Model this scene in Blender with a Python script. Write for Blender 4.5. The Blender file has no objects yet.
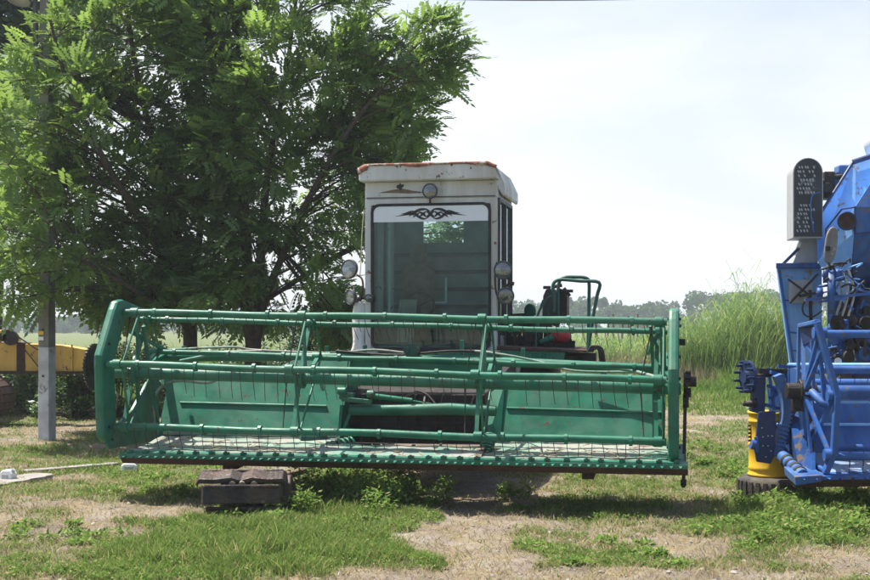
import bpy, math, random
import numpy as np
from mathutils import Vector, Matrix
random.seed(7); rng = np.random.default_rng(11)
D = bpy.data; sc = bpy.context.scene; col = sc.collection
F = 1296.0; HZ = 326.0; CH = 1.6            # focal length in photo pixels, horizon row, camera height

# ---------------------------------------------------------------- frames
class Frame:
    """a ground-level local frame: u right, v away from the viewer, w up"""
    def __init__(s, x, y, a):
        s.o = Vector((x, y, 0)); s.a = a
        s.u = Vector((math.cos(a), -math.sin(a), 0)); s.v = Vector((math.sin(a), math.cos(a), 0))
    def P(s, px, py, v):
        d = Vector(((px-435)/F, 1, (HZ-py)/F)); c = Vector((0, 0, CH))
        t = (v - (c-s.o).dot(s.v)) / d.dot(s.v)
        q = c + d*t - s.o
        return Vector((q.dot(s.u), q.dot(s.v), q.z))
def G(px, py):
    d = CH*F/(py-HZ); return Vector(((px-435)/F*d, d, 0))
def W(px, py, d):
    return Vector(((px-435)/F*d, d, CH+(HZ-py)/F*d))

# ---------------------------------------------------------------- materials
def nodes(m):
    m.use_nodes = True; nt = m.node_tree; nt.nodes.clear(); return nt
def N(nt, t, **k):
    n = nt.nodes.new(t)
    for a, b in k.items():
        if a.startswith('i_'): n.inputs[a[2:].replace('_', ' ')].default_value = b
        else: setattr(n, a, b)
    return n
def ramp(nt, fac, stops):
    r = nt.nodes.new('ShaderNodeValToRGB'); e = r.color_ramp.elements
    while len(e) < len(stops): e.new(.5)
    for q, (p, c) in zip(e, stops):
        q.position = p; q.color = (c[0], c[1], c[2], 1) if isinstance(c, (tuple, list)) else (c, c, c, 1)
    nt.links.new(fac, r.inputs[0]); return r.outputs[0]
def noise(nt, vec, scale, detail=4, rough=.55, dist=0):
    n = N(nt, 'ShaderNodeTexNoise'); n.inputs['Scale'].default_value = scale
    n.inputs['Detail'].default_value = detail; n.inputs['Roughness'].default_value = rough
    n.inputs['Distortion'].default_value = dist
    nt.links.new(vec, n.inputs['Vector']); return n.outputs['Fac']
def mix(nt, fac, a, b):
    n = N(nt, 'ShaderNodeMix', data_type='RGBA')
    for s, v in ((n.inputs[0], fac), (n.inputs[6], a), (n.inputs[7], b)):
        if hasattr(v, 'node'): nt.links.new(v, s)
        elif isinstance(v, (tuple, list)): s.default_value = (v[0], v[1], v[2], 1)
        else: s.default_value = v
    return n.outputs[2]
def surf(name, base, rough=.5, metal=0., var=.18, scale=3., wear=None, wear_at=.68, wear_scale=9., dirt=None, dirt_at=.6, bump=.15, bump_scale=40., streak=False, spec=.5):
    m = D.materials.new(name); nt = nodes(m)
    o = N(nt, 'ShaderNodeOutputMaterial'); p = N(nt, 'ShaderNodeBsdfPrincipled')
    tc = N(nt, 'ShaderNodeTexCoord').outputs['Object']
    if streak:
        mp = N(nt, 'ShaderNodeMapping'); mp.inputs['Scale'].default_value = (1, 1, .18)
        nt.links.new(tc, mp.inputs[0]); ts = mp.outputs[0]
    else: ts = tc
    lo = tuple(c*(1-var) for c in base); hi = tuple(min(1, c*(1+var)+.01*var) for c in base)
    c = ramp(nt, noise(nt, ts, scale, 5, .6), [(.3, lo), (.7, hi)])
    rv = ramp(nt, noise(nt, tc, scale*2.3, 3), [(.3, max(0, rough-.12)), (.7, min(1, rough+.12))])
    if dirt:
        f = ramp(nt, noise(nt, ts, 2.2, 6, .65, .4), [(dirt_at-.1, 0.), (dirt_at+.12, .75)])
        c = mix(nt, f, c, dirt)
    if wear:
        f = ramp(nt, noise(nt, tc, wear_scale, 8, .68, .3), [(wear_at-.015, 0.), (wear_at+.02, 1.)])
        c = mix(nt, f, c, wear)
        rv = mix(nt, f, rv, (.85, .85, .85)) 
    nt.links.new(c, p.inputs['Base Color'])
    nt.links.new(rv, p.inputs['Roughness']); p.inputs['Metallic'].default_value = metal
    p.inputs['Specular IOR Level'].default_value = spec
    b = N(nt, 'ShaderNodeBump'); b.inputs['Strength'].default_value = bump; b.inputs['Distance'].default_value = .02
    nt.links.new(noise(nt, tc, bump_scale, 4), b.inputs['Height']); nt.links.new(b.outputs[0], p.inputs['Normal'])
    nt.links.new(p.outputs[0], o.inputs[0]); return m
def leafmat(name, c1, c2, c3=None, trans=.45, gloss=.08, rough=.4):
    m = D.materials.new(name); nt = nodes(m); o = N(nt, 'ShaderNodeOutputMaterial')
    at = N(nt, 'ShaderNodeAttribute', attribute_name='rnd').outputs['Fac']
    st = [(0., c1), (.8, c2)] + ([(.93, c3)] if c3 else [])
    c = ramp(nt, at, st)
    d = N(nt, 'ShaderNodeBsdfDiffuse'); t = N(nt, 'ShaderNodeBsdfTranslucent')
    hs = N(nt, 'ShaderNodeHueSaturation'); hs.inputs['Hue'].default_value = .480; hs.inputs['Saturation'].default_value = .98; hs.inputs['Value'].default_value = 1.45
    nt.links.new(c, hs.inputs['Color']); nt.links.new(c, d.inputs[0]); nt.links.new(hs.outputs[0], t.inputs[0])
    g = N(nt, 'ShaderNodeBsdfGlossy'); g.inputs['Roughness'].default_value = rough
    g.inputs[0].default_value = (.9, .95, 1, 1)
    a = N(nt, 'ShaderNodeMixShader'); a.inputs[0].default_value = trans
    b = N(nt, 'ShaderNodeMixShader'); b.inputs[0].default_value = gloss
    nt.links.new(d.outputs[0], a.inputs[1]); nt.links.new(t.outputs[0], a.inputs[2])
    nt.links.new(a.outputs[0], b.inputs[1]); nt.links.new(g.outputs[0], b.inputs[2]); nt.links.new(b.outputs[0], o.inputs[0])
    return m
RUST = (.13, .055, .03)
M = {}
M['green'] = surf('green_paint', (.013, .140, .082), .46, var=.34, wear=(.085, .055, .04), wear_at=.63, wear_scale=15, dirt=(.075, .185, .130), dirt_at=.54, bump=.07, spec=.35)
M['green_deck'] = surf('worn_green_deck', (.10, .27, .195), .7, var=.4, scale=2.5, wear=(.13, .09, .07), wear_at=.585, wear_scale=9, dirt=(.34, .29, .26), dirt_at=.44, spec=.25)
M['green_dark'] = surf('dark_green_paint', (.012, .085, .06), .5, var=.3, wear=RUST, wear_at=.62, dirt=(.05, .06, .05))
M['cream'] = surf('cream_cab_paint', (.58, .60, .59), .5, var=.14, wear=RUST, wear_at=.625, wear_scale=8, dirt=(.38, .34, .27), dirt_at=.52, streak=True, bump=.08)
M['rustedge'] = surf('rusty_roof_edge', (.26, .10, .065), .8, var=.45, scale=9, wear=(.45, .40, .34), wear_at=.55, wear_scale=7)
M['rust'] = surf('rusty_steel', (.060, .030, .021), .85, var=.4, scale=7, wear=(.02, .017, .015), wear_at=.6, bump=.5)
M['iron'] = surf('dark_cast_iron', (.035, .030, .028), .6, .4, var=.4, scale=8, wear=(.12, .06, .035), wear_at=.62, bump=.4)
M['tine'] = surf('rusty_tine_wire', (.045, .035, .03), .6, .3, var=.3)
M['black'] = surf('black_rubber', (.015, .015, .016), .75, var=.3, dirt=(.08, .07, .06), dirt_at=.62, bump=.25)
M['tyre'] = surf('dusty_tyre_rubber', (.035, .033, .032), .85, var=.3, dirt=(.16, .13, .10), dirt_at=.48, bump=.4)
M['chrome'] = surf('scratched_chrome', (.62, .63, .62), .22, .9, var=.2, wear=(.2, .13, .09), wear_at=.72)
M['grey'] = surf('galvanised_sheet', (.42, .43, .43), .5, .25, var=.15, scale=5, wear=(.2, .15, .11), wear_at=.7, streak=True)
M['darkgrey'] = surf('dark_grey_metal', (.07, .075, .08), .6, .2, var=.3, wear=(.2, .19, .18), wear_at=.62)
M['blue'] = surf('blue_paint', (.016, .085, .30), .55, var=.38, wear=(.13, .105, .09), wear_at=.60, wear_scale=12, dirt=(.09, .19, .38), dirt_at=.55, streak=True, bump=.12)
M['lightblue'] = surf('faded_light_blue_paint', (.19, .41, .78), .45, var=.2, wear=(.28, .20, .15), wear_at=.61, wear_scale=9, dirt=(.40, .50, .64), dirt_at=.60, streak=True, bump=.1)
M['bluedeck'] = surf('worn_blue_deck', (.16, .27, .44), .55, var=.3, wear=(.13, .09, .07), wear_at=.62, wear_scale=11, dirt=(.38, .34, .31), dirt_at=.5)
M['navy'] = surf('navy_painted_plate', (.012, .03, .10), .5, var=.3, wear=(.20, .18, .16), wear_at=.70, wear_scale=16)
M['yellow'] = surf('yellow_drum_paint', (.75, .46, .025), .5, var=.12, wear=(.20, .08, .04), wear_at=.69, wear_scale=8, dirt=(.5, .32, .06), streak=True)
M['ochre'] = surf('faded_yellow_boom_paint', (.66, .42, .08), .6, var=.25, wear=(.10, .06, .04), wear_at=.60, wear_scale=6, dirt=(.28, .19, .09), streak=True)
M['red'] = surf('red_paint', (.45, .03, .035), .45, var=.2, wear=(.2, .1, .07), wear_at=.68)
M['concrete'] = surf('weathered_concrete', (.20, .19, .175), .9, var=.2, scale=6, dirt=(.12, .10, .08), bump=.5)
M['palem'] = surf('pale_concrete', (.52, .54, .58), .9, var=.16, scale=4, wear=(.22, .21, .19), wear_at=.60, wear_scale=7, dirt=(.30, .29, .28), dirt_at=.5, bump=.4)
M['white'] = surf('white_plastic', (.78, .79, .78), .45, var=.06, dirt=(.5, .48, .44), dirt_at=.62)
M['cloth'] = surf('white_woven_sack', (.72, .70, .68), .85, var=.08, wear=(.5, .2, .15), wear_at=.66, wear_scale=7, bump=.6, bump_scale=30)
M['tan'] = surf('beige_cloth', (.55, .50, .38), .9, var=.25, scale=8, bump=.5)
M['brown'] = surf('brown_seat_cover', (.20, .13, .09), .85, var=.5, scale=10)
M['teal'] = surf('teal_cab_lining', (.24, .28, .27), .7, var=.4, scale=3)
M['slat'] = surf('dark_teal_slat', (.008, .035, .035), .6)
M['wood'] = surf('weathered_wood', (.16, .12, .09), .9, var=.35, scale=9, bump=.5)
M['bark'] = surf('grey_brown_bark', (.065, .05, .038), .95, var=.4, scale=14, bump=.9, bump_scale=24)
M['stone'] = surf('pale_rubble', (.30, .27, .235), .95, var=.25, scale=15, bump=.5)
M['cablem'] = surf('cable_sheath', (.03, .03, .035), .6)
M['decal'] = surf('white_visor_film', (.74, .78, .82), .35, var=.04)
M['strawm'] = surf('straw', (.42, .34, .18), .9)
M['ink'] = surf('black_decal_ink', (.015, .013, .013), .5)
M['lens'] = surf('lamp_reflector', (.55, .55, .50), .22, .9, var=.3, scale=12, bump=.35, bump_scale=30)
M['label'] = surf('faded_letters', (.03, .21, .14), .6)
M['sleeper'] = surf('grey_concrete_strip', (.27, .25, .23), .95, var=.25, scale=6, dirt=(.14, .12, .10), bump=.5)
m = D.materials.new('cab_glass'); nt = nodes(m); o = N(nt, 'ShaderNodeOutputMaterial')
t = N(nt, 'ShaderNodeBsdfTransparent'); t.inputs[0].default_value = (.72, .84, .84, 1)
g = N(nt, 'ShaderNodeBsdfGlossy'); g.inputs['Roughness'].default_value = .03; g.inputs[0].default_value = (.85, .93, .95, 1)
dd = N(nt, 'ShaderNodeBsdfDiffuse'); dd.inputs[0].default_value = (.55, .55, .5, 1)
tc = N(nt, 'ShaderNodeTexCoord').outputs['Object']
mx = N(nt, 'ShaderNodeMixShader'); fr = N(nt, 'ShaderNodeFresnel'); fr.inputs[0].default_value = 1.5
nt.links.new(fr.outputs[0], mx.inputs[0]); nt.links.new(t.outputs[0], mx.inputs[1]); nt.links.new(g.outputs[0], mx.inputs[2])
mx2 = N(nt, 'ShaderNodeMixShader'); nt.links.new(ramp(nt, noise(nt, tc, 4, 8, .75, 1.5), [(.42, .005), (.72, .07)]), mx2.inputs[0])
nt.links.new(mx.outputs[0], mx2.inputs[1]); nt.links.new(dd.outputs[0], mx2.inputs[2]); nt.links.new(mx2.outputs[0], o.inputs[0])
M['glass'] = m
m = D.materials.new('lamp_glass'); nt = nodes(m); o = N(nt, 'ShaderNodeOutputMaterial'); t = N(nt, 'ShaderNodeBsdfTransparent'); t.inputs[0].default_value = (.85, .88, .86, 1)
g = N(nt, 'ShaderNodeBsdfGlossy'); g.inputs['Roughness'].default_value = .15; mx = N(nt, 'ShaderNodeMixShader'); mx.inputs[0].default_value = .22
nt.links.new(t.outputs[0], mx.inputs[1]); nt.links.new(g.outputs[0], mx.inputs[2]); nt.links.new(mx.outputs[0], o.inputs[0]); M['lampglass'] = m
# perforated screen: real holes are too small for the picture, so a voronoi pattern of rust-free pale dots on the sheet
M['mesh'] = surf('perforated_screen', (.045, .05, .06), .6, .3, var=.3, wear=(.20, .21, .22), wear_at=.60, wear_scale=6)
M['leaf'] = leafmat('ash_leaf', (.055, .115, .022), (.17, .30, .055), (.28, .38, .09), .55, .05, .5)
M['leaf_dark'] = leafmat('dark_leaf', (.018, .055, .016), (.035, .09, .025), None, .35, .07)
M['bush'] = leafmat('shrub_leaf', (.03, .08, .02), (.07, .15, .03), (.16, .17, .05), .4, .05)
M['grass'] = leafmat('grass_blade', (.075, .14, .03), (.17, .26, .065), (.40, .33, .16), .45, .0)
M['straw'] = leafmat('dry_grass_blade', (.24, .19, .11), (.38, .32, .20), (.12, .18, .05), .3, .0)
M['reed'] = leafmat('reed_blade', (.07, .15, .035), (.20, .31, .08), (.42, .38, .20), .5, .04)
M['weed'] = leafmat('weed_leaf', (.07, .15, .03), (.17, .28, .06), (.3, .30, .14), .45, .0)
M['far'] = leafmat('far_foliage', (.026, .08, .022), (.05, .12, .035), None, .3, .0)

# ---------------------------------------------------------------- mesh builder
def frame_of(d):
    d = d.normalized(); a = Vector((0, 0, 1)) if abs(d.z) < .9 else Vector((1, 0, 0))
    x = d.cross(a).normalized(); return x, d.cross(x).normalized()
class MB:
    def __init__(s): s.v = []; s.f = []; s.sm = []; s.mi = []; s.cur = 0
    def add(s, vs, fs, smooth=False):
        b = len(s.v); s.v += [tuple(q) for q in vs]
        for f in fs: s.f.append(tuple(b+i for i in f)); s.sm.append(smooth); s.mi.append(s.cur)
        return s
    def box(s, c, size, rot=None):
        c = Vector(c); h = Vector(size)/2; vs = []
        for x in (-1, 1):
            for y in (-1, 1):
                for z in (-1, 1):
                    q = Vector((x*h.x, y*h.y, z*h.z))
                    if rot is not None: q = rot @ q
                    vs.append(c+q)
        return s.add(vs, [(0, 1, 3, 2), (4, 6, 7, 5), (0, 4, 5, 1), (2, 3, 7, 6), (0, 2, 6, 4), (1, 5, 7, 3)])
    def bb(s, x0, x1, y0, y1, z0, z1): return s.box(((x0+x1)/2, (y0+y1)/2, (z0+z1)/2), (abs(x1-x0), abs(y1-y0), abs(z1-z0)))
    def tube(s, pts, r, n=8, caps=True):
        pts = [Vector(p) for p in pts]; k = len(pts); rs = r if isinstance(r, (list, tuple)) else [r]*k
        d0 = (pts[1]-pts[0]); x, y = frame_of(d0); vs = []
        for i, p in enumerate(pts):
            t = (pts[min(i+1, k-1)]-pts[max(i-1, 0)]).normalized()
            x = (x - t*x.dot(t)).normalized(); y = t.cross(x)
            for j in range(n):
                a = 2*math.pi*j/n; vs.append(p+(x*math.cos(a)+y*math.sin(a))*rs[i])
        fs = [(i*n+j, i*n+(j+1) % n, (i+1)*n+(j+1) % n, (i+1)*n+j) for i in range(k-1) for j in range(n)]
        s.add(vs, fs, n > 5)
        if caps:
            b = len(s.v); s.add(vs[:n], [tuple(range(n))[::-1]]); s.add(vs[-n:], [tuple(range(n))])
        return s
    def bar(s, a, b, w, t=None, up=None):
        """rectangular bar from a to b, w wide, t thick"""
        a = Vector(a); b = Vector(b); t = t or w; d = (b-a).normalized()
        if up is None: x, y = frame_of(d)
        else: x = d.cross(Vector(up)).normalized(); y = x.cross(d).normalized()
        x = x*w/2; y = y*t/2
        vs = [q+i*x+j*y for q in (a, b) for i, j in ((-1, -1), (1, -1), (1, 1), (-1, 1))]
        return s.add(vs, [(3, 2, 1, 0), (4, 5, 6, 7), (0, 1, 5, 4), (1, 2, 6, 5), (2, 3, 7, 6), (3, 0, 4, 7)])
    def prism(s, poly, off):
        poly = [Vector(p) for p in poly]; off = Vector(off); n = len(poly)
        vs = poly+[p+off for p in poly]
        return s.add(vs, [tuple(range(n))[::-1], tuple(range(n, 2*n))]+[(i, (i+1) % n, n+(i+1) % n, n+i) for i in range(n)])
    def lathe(s, c, axis, prof, n=24, smooth=True):
        c = Vector(c); ax = Vector(axis).normalized(); x, y = frame_of(ax); vs = []
        for r, h in prof:
            for j in range(n):
                a = 2*math.pi*j/n; vs.append(c+ax*h+(x*math.cos(a)+y*math.sin(a))*max(r, 1e-4))
        k = len(prof)
        return s.add(vs, [(i*n+j, i*n+(j+1) % n, (i+1)*n+(j+1) % n, (i+1)*n+j) for i in range(k-1) for j in range(n)], smooth)
    def disc(s, c, axis, r, t, n=24, smooth=False):
        return s.lathe(c, axis, [(0, -t/2), (r, -t/2), (r, t/2), (0, t/2)], n, smooth)
    def build(s, name, mat, parent=None, bevel=0, **tags):
        me = D.meshes.new(name); me.from_pydata(s.v, [], s.f); me.update()
        for mt in (mat if isinstance(mat, (list, tuple)) else [mat]): me.materials.append(M[mt] if isinstance(mt, str) else mt)
        me.polygons.foreach_set('use_smooth', s.sm); me.polygons.foreach_set('material_index', s.mi)
        import bmesh
        bm = bmesh.new(); bm.from_mesh(me); bmesh.ops.recalc_face_normals(bm, faces=bm.faces); bm.to_mesh(me); bm.free()
        o = D.objects.new(name, me); col.objects.link(o)
        if parent: o.parent = parent
        if bevel:
            b = o.modifiers.new('b', 'BEVEL'); b.width = bevel; b.segments = 2; b.limit_method = 'ANGLE'; b.angle_limit = .6
        for k, v in tags.items(): o[k] = v
        return o
def np_mesh(name, V, Fc, mat, rnd=None, parent=None, **tags):
    me = D.meshes.new(name); nv = len(V); nf, k = Fc.shape
    me.vertices.add(nv); me.vertices.foreach_set('co', V.astype(np.float32).ravel())
    me.loops.add(nf*k); me.loops.foreach_set('vertex_index', Fc.astype(np.int32).ravel())
    me.polygons.add(nf); me.polygons.foreach_set('loop_start', np.arange(0, nf*k, k, dtype=np.int32))
    me.polygons.foreach_set('loop_total', np.full(nf, k, dtype=np.int32))
    me.update(calc_edges=True)
    if rnd is not None:
        a = me.attributes.new('rnd', 'FLOAT', 'POINT'); a.data.foreach_set('value', rnd.astype(np.float32))
    me.materials.append(M[mat] if isinstance(mat, str) else mat)
    o = D.objects.new(name, me); col.objects.link(o)
    if parent: o.parent = parent
    for q, v in tags.items(): o[q] = v
    return o
def root(name, loc, label, cat, rz=0, group=None):
    o = D.objects.new(name, None); o.empty_display_size = .2; col.objects.link(o)
    o.location = loc; o.rotation_euler = (0, 0, rz); o['label'] = label; o['category'] = cat
    if group: o['group'] = group
    return o
def curve(pts, n=8):
    pts = [Vector(p) for p in pts]; out = []
    q = [pts[0]]+pts+[pts[-1]]
    for i in range(1, len(q)-2):
        for j in range(n):
            t = j/n; a, b, c, d = q[i-1], q[i], q[i+1], q[i+2]
            out.append(.5*((2*b)+(c-a)*t+(2*a-5*b+4*c-d)*t*t+(3*b-a-3*c+d)*t**3))
    out.append(pts[-1]); return out

# ================================================================ GREEN COMBINE
A = math.radians(11.1)
fr = Frame(-.505, 11.7, A); P = fr.P
GC = root('combine_harvester', (fr.o.x, fr.o.y, 0), 'old green combine harvester with cream cab and a wide reel header facing the viewer', 'combine harvester', -A)
def g(mb, name, mat='green', parent=GC, **k): return mb.build(name, mat, parent, **k)
uL = P(119, 299, 0).x; uR = P(674, 308, 0).x
prof = [(0.02, 1.755), (-.10, 1.74), (-.17, 1.66), (-.45, 1.24), (-.455, 1.14), (-.41, .50), (-.30, .43), (-.16, .44), (-.13, .55), (-.17, 1.14), (-.15, 1.22), (.06, 1.56), (.16, 1.60), (.58, 1.58), (.62, 1.63), (.55, 1.67)]
for uu, dw, sg in ((uL, .095, -1), (uR, 0, 1)):
    m = MB(); m.prism([(uu-sg*.045, v, w+dw) for v, w in prof], (sg*.09, 0, 0))
    fobj = g(m, 'reel_end_shield', 'green', bevel=.028)
    for v, w in ((-.36, 1.36), (-.43, 1.18), (-.36, .6), (-.3, .48), (0, 1.68), (.5, 1.62)):
        for q_ in (.062, -.06): m = MB(); m.disc((uu+sg*q_*.8, v+.045, w+dw-.02), (1, 0, 0), .014, .02, 8); g(m, 'bolt', 'iron', fobj)
    # header side wall
    m = MB(); m.prism([(uu-sg*.05, v, w) for v, w in ((-.30, .47), (.78, .46), (.85, 1.1), (.55, 1.05), (.2, .8), (-.1, .6+dw), (-.34, .52))], (sg*.03, 0, 0)); g(m, 'side_wall', 'green', bevel=.004)

# reel
def line(a, b): return lambda u: a+(b-a)*((u-a.x)/(b.x-a.x))
uIL, uIR = uL+.06, uR-.06
def barpts(pa, pb, v):
    a, b = P(*pa, v), P(*pb, v); f = line(a, b); return f
bars = {'A': (barpts((130, 312.5), (664, 322), 0), .033), 'B': (barpts((150, 319.5), (664, 332), .30), .026),
        'C': (barpts((109, 364), (668, 380.5), -.38), .033), 'E': (barpts((116, 426.5), (668, 442), -.22), .034),
        'F': (barpts((160, 352), (664, 368), .47), .026)}
hub = barpts((140, 373), (660, 388), 0.02)
m = MB(); m.tube([hub(uIL-.1), hub(uIR+.12)], .056, 16); ht = g(m, 'reel_centre_tube')
tine = MB()
for s in (-.06, .055):
    tine.tube([(s, 0, .03), (s+.004, -.01, -.05), (s+.01, .012, -.15), (s+.02, .05, -.27)], [.0036, .0033, .003, .0026], 5)
tine.tube([(-.06, 0, .005), (.055, 0, .005)], .006, 5)
tproto = None
for k, (f, r) in bars.items():
    m = MB(); m.tube([f(uIL+(uIR-uIL)*q_/12)+Vector((0, .006*math.sin(q_*1.9+r*90), .007*math.sin(q_*1.3+r*200)))*(0 < q_ < 12) for q_ in range(13)], r, 10)
    u = uIL+.15
    for i in range(9): # clamps
        q = f(uIL+.3+i*(uIR-uIL-.6)/8); m.disc(q, (1, 0, 0), r+.012, .03, 10)
    bo = g(m, 'reel_bar')
    if k == 'F': continue
    nT = 22
    for i in range(nT):
        if random.random() < .07: continue
        q = f(uIL+.16+(i+.5)*(uIR-uIL-.32)/nT)
        if tproto is None: t = tine.build('tine', 'tine', bo); tproto = t
        else: t = tproto.copy(); col.objects.link(t); t.parent = bo
        t.location = q+Vector((random.uniform(-.02, .02), 0, -r*.6))
        t.rotation_euler = (random.gauss(-.03, .16), random.gauss(0, .06), random.uniform(-.2, .2))
        t.scale = (1, 1, random.uniform(.8, 1.05)*(.55 if k in 'AB' else 1))
for u in (uIL+.10, P(302, 370, 0).x, P(482, 370, 0).x, uIR-.07):
    m = MB(); c = hub(u); J = [bars[k][0](u) for k in 'CABFE']
    m.disc(c, (1, 0, 0), .10, .03, 16)
    for i, q in enumerate(J):
        dx = .03 if i % 2 else -.03
        m.bar(c+Vector((dx, 0, 0)), q+Vector((dx*.5, 0, 0)), .036, .02)
        m.tube([q-Vector((.035, 0, 0)), q+Vector((.035, 0, 0))], .046, 12)
    for i in range(5):
        a, b = J[i], J[(i+1) % 5]
        m.tube([a+Vector((.045, 0, 0)), b+Vector((.045, 0, 0))], .011, 6)
    g(m, 'reel_spider', 'green')
    m = MB(); m.tube([J[1]+Vector((-.05, .02, 0)), c+Vector((-.16, .05, .05)), J[4]+Vector((-.12, .02, 0))], .006, 5); g(m, 'tie_wire', 'tine')
# reel raising arms seen at the ends
for u, sg in ((uIL+.02, 1), (uIR-.02, -1)):
    m = MB(); c = hub(u)
    m.bar(c+Vector((0, 0, -.02)), (u+sg*.03, .95, 1.33), .07, .05); m.bar(c+Vector((sg*.09, 0, .02)), (u+sg*.09, .1, .55), .03, .03)
    m.bar((u+sg*.12, .1, 1.6), (u+sg*.08, .55, .6), .035, .03); m.bar((u+sg*.05, -.05, 1.55), (u+sg*.16, .6, 1.35), .03, .03)
    g(m, 'reel_arm', 'green')
# left drive wheel (toothed) and right sprockets
m = MB(); c = Vector((uL-.26, .02, P(93, 367, 0).z))
m.disc(c, (1, 0, 0), .205, .025, 36); m.disc(c, (1, 0, 0), .06, .12, 16)
for i in range(36):
    a = i*math.pi/18; m.box(c+Vector((0, math.cos(a)*.212, math.sin(a)*.212)), (.022, .018, .018), Matrix.Rotation(a, 3, 'X'))
g(m, 'drive_sprocket', 'iron')
m = MB(); m.tube([(uL-.3, .02, c.z), (uL+.02, .02, c.z)], .025, 8); g(m, 'drive_shaft', 'iron')
m = MB()
c = Vector((uR+.1, .0, P(687, 384, 0).z)); m.disc(c, (1, 0, 0), .10, .04, 20); m.disc(c+Vector((.05, 0, .02)), (1, 0, 0), .045, .08, 12)
for i in range(10):
    a = i*math.pi/5; m.box(c+Vector((.02, math.cos(a)*.1, math.sin(a)*.1)), (.05, .03, .03), Matrix.Rotation(a, 3, 'X'))
m.disc(c+Vector((.0, .05, -.15)), (1, 0, 0), .06, .05, 14); m.bar(c+Vector((0, .04, .1)), c+Vector((-.02, .05, -.9)), .03)
m.disc(c+Vector((-.02, .05, -.86)), (1, 0, 0), .03, .05, 10); m.disc(c+Vector((-.03, .05, .36)), (1, 0, 0), .03, .05, 10)
g(m, 'side_drive', 'iron')

# header table
vC = -.50
lipL = P(119, 455, vC); lipR = P(688, 466.5, vC); fl = line(lipL, lipR)
m = MB()
m.prism([lipL+Vector((0, 0, -.025)), lipL+Vector((0, .0, .008)), lipL+Vector((0, .13, .028)), lipL+Vector((0, .13, 0))], lipR-lipL)
for i in range(66):      # knife guard fingers
    q = fl(lipL.x+.06+i*(lipR.x-lipL.x-.12)/65)
    m.add([q+Vector((-.016, 0, .0)), q+Vector((.016, 0, .0)), q+Vector((.005, -.05, -.012)), q+Vector((-.005, -.05, -.012)), q+Vector((0, .0, -.022)), q+Vector((0, .03, .02))],
          [(0, 1, 2, 3), (0, 3, 4), (1, 4, 2), (3, 2, 4), (0, 5, 1)])
g(m, 'cutter_bar', 'green')
m = MB()
for i in range(33):
    q = fl(lipL.x+.1+i*(lipR.x-lipL.x-.2)/32)+Vector((random.uniform(-.02, .02), .055, .028))
    m = MB(); m.box(q, (.05, .035, .022)); m.disc(q+Vector((0, -.02, .01)), (0, 0, 1), .011, .02, 6); g(m, 'knife_clip', 'green')
m = MB(); m.prism([lipL+Vector((0, .015, -.028)), lipL+Vector((0, .16, -.005)), lipL+Vector((0, .2, -.06)), lipL+Vector((0, .08, -.085))], lipR-lipL); g(m, 'cutter_beam', 'rust', bevel=.004)
# deck, two wings and a centre strip
vp = .42
def deck(p0, p1, vback, name, mat):
    a, b = fl(p0), fl(p1); m = MB(); n = 14; k = 10; vs = []
    for j in range(k+1):
        t = j/k
        for i in range(n+1):
            q = a+(b-a)*(i/n)
            w = (lipL.z+lipR.z)/2*.5+q.z*.5 + (.52-q.z)*t**1.2+.02+.006*math.sin(i*1.7+j)
            vs.append((q.x, vC+.13+(vback-vC-.13)*t, w-.0))
    top = vs; bot = [(x, y, z-.02) for x, y, z in vs]; N1 = len(top)
    fs = [(j*(n+1)+i, j*(n+1)+i+1, (j+1)*(n+1)+i+1, (j+1)*(n+1)+i) for j in range(k) for i in range(n)]
    m.add(top, fs, True); m.add(bot, [f[::-1] for f in fs], True)
    return g(m, name, mat)
uA, uB = P(338, 436, vp).x, P(494, 440, vp).x
deck(lipL.x+.03, uA, vp+.02, 'table_floor', 'green_deck'); deck(uB, lipR.x-.03, vp+.02, 'table_floor', 'green_deck')
deck(uA, uB, vC+.36, 'table_floor', 'green_deck')
STM = MB()
for i in range(150):
    u = random.uniform(lipL.x+.15, lipR.x-.15); v = random.uniform(vC+.16, vC+.5); q = Vector((u, v, fl(u).z+.03+.10*(v-vC))); a = random.uniform(0, 3.14); L_ = random.uniform(.03, .12)
    STM.tube([q, q+Vector((math.cos(a)*L_, math.sin(a)*L_, random.uniform(0, .012)))], .0028, 4)
g(STM, 'straw_litter', 'strawm', kind='stuff')
# back panels, leaning back
def lean(w): return max(0, w-.52)*.50
def panel(pts, name='back_panel'):
    m = MB(); m.prism([(u, vp+lean(w), w) for u, w in pts], (0, .02, 0)); return m
aL = P(157, 436, vp); 
wt = P(200, 374, vp+.3).z
lp = [(aL.x, .50), (uA, .50), (uA+.0, P(336, 357, vp+.38).z), (P(300, 357, vp+.38).x, P(300, 357, vp+.38).z), (P(275, 366, vp+.3).x, wt+.06), (P(185, 380, vp+.3).x, wt), (P(160, 388, vp+.3).x, wt-.07), (aL.x, wt-.16)]
pl = g(panel(lp), 'back_panel', bevel=.004)
rw = P(600, 388, vp+.3).z
rx = P(662, 436, vp).x
rp = [(uB+.05, .50), (rx, .50), (rx, rw+.02), (P(505, 380, vp+.3).x, rw+.05), (P(500, 395, vp+.2).x, rw-.10)]
pr = g(panel(rp), 'back_panel', bevel=.004)
m = MB(); m.add([(uB-.06, vp-.06, .50), (uB+.055, vp, .50), (rp[3][0]+.005, vp+lean(rw)+.005, rw+.04), (rp[4][0]-.08, vp+lean(rw)-.03, rw-.05), (rp[4][0]-.07, vp+.5, rw-.05), (uB-.06, vp+.5, .5)], [(0, 1, 2, 3), (0, 3, 4, 5)]); so = g(m, 'panel_return', 'green')
so.modifiers.new('s', 'SOLIDIFY').thickness = .012
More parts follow.
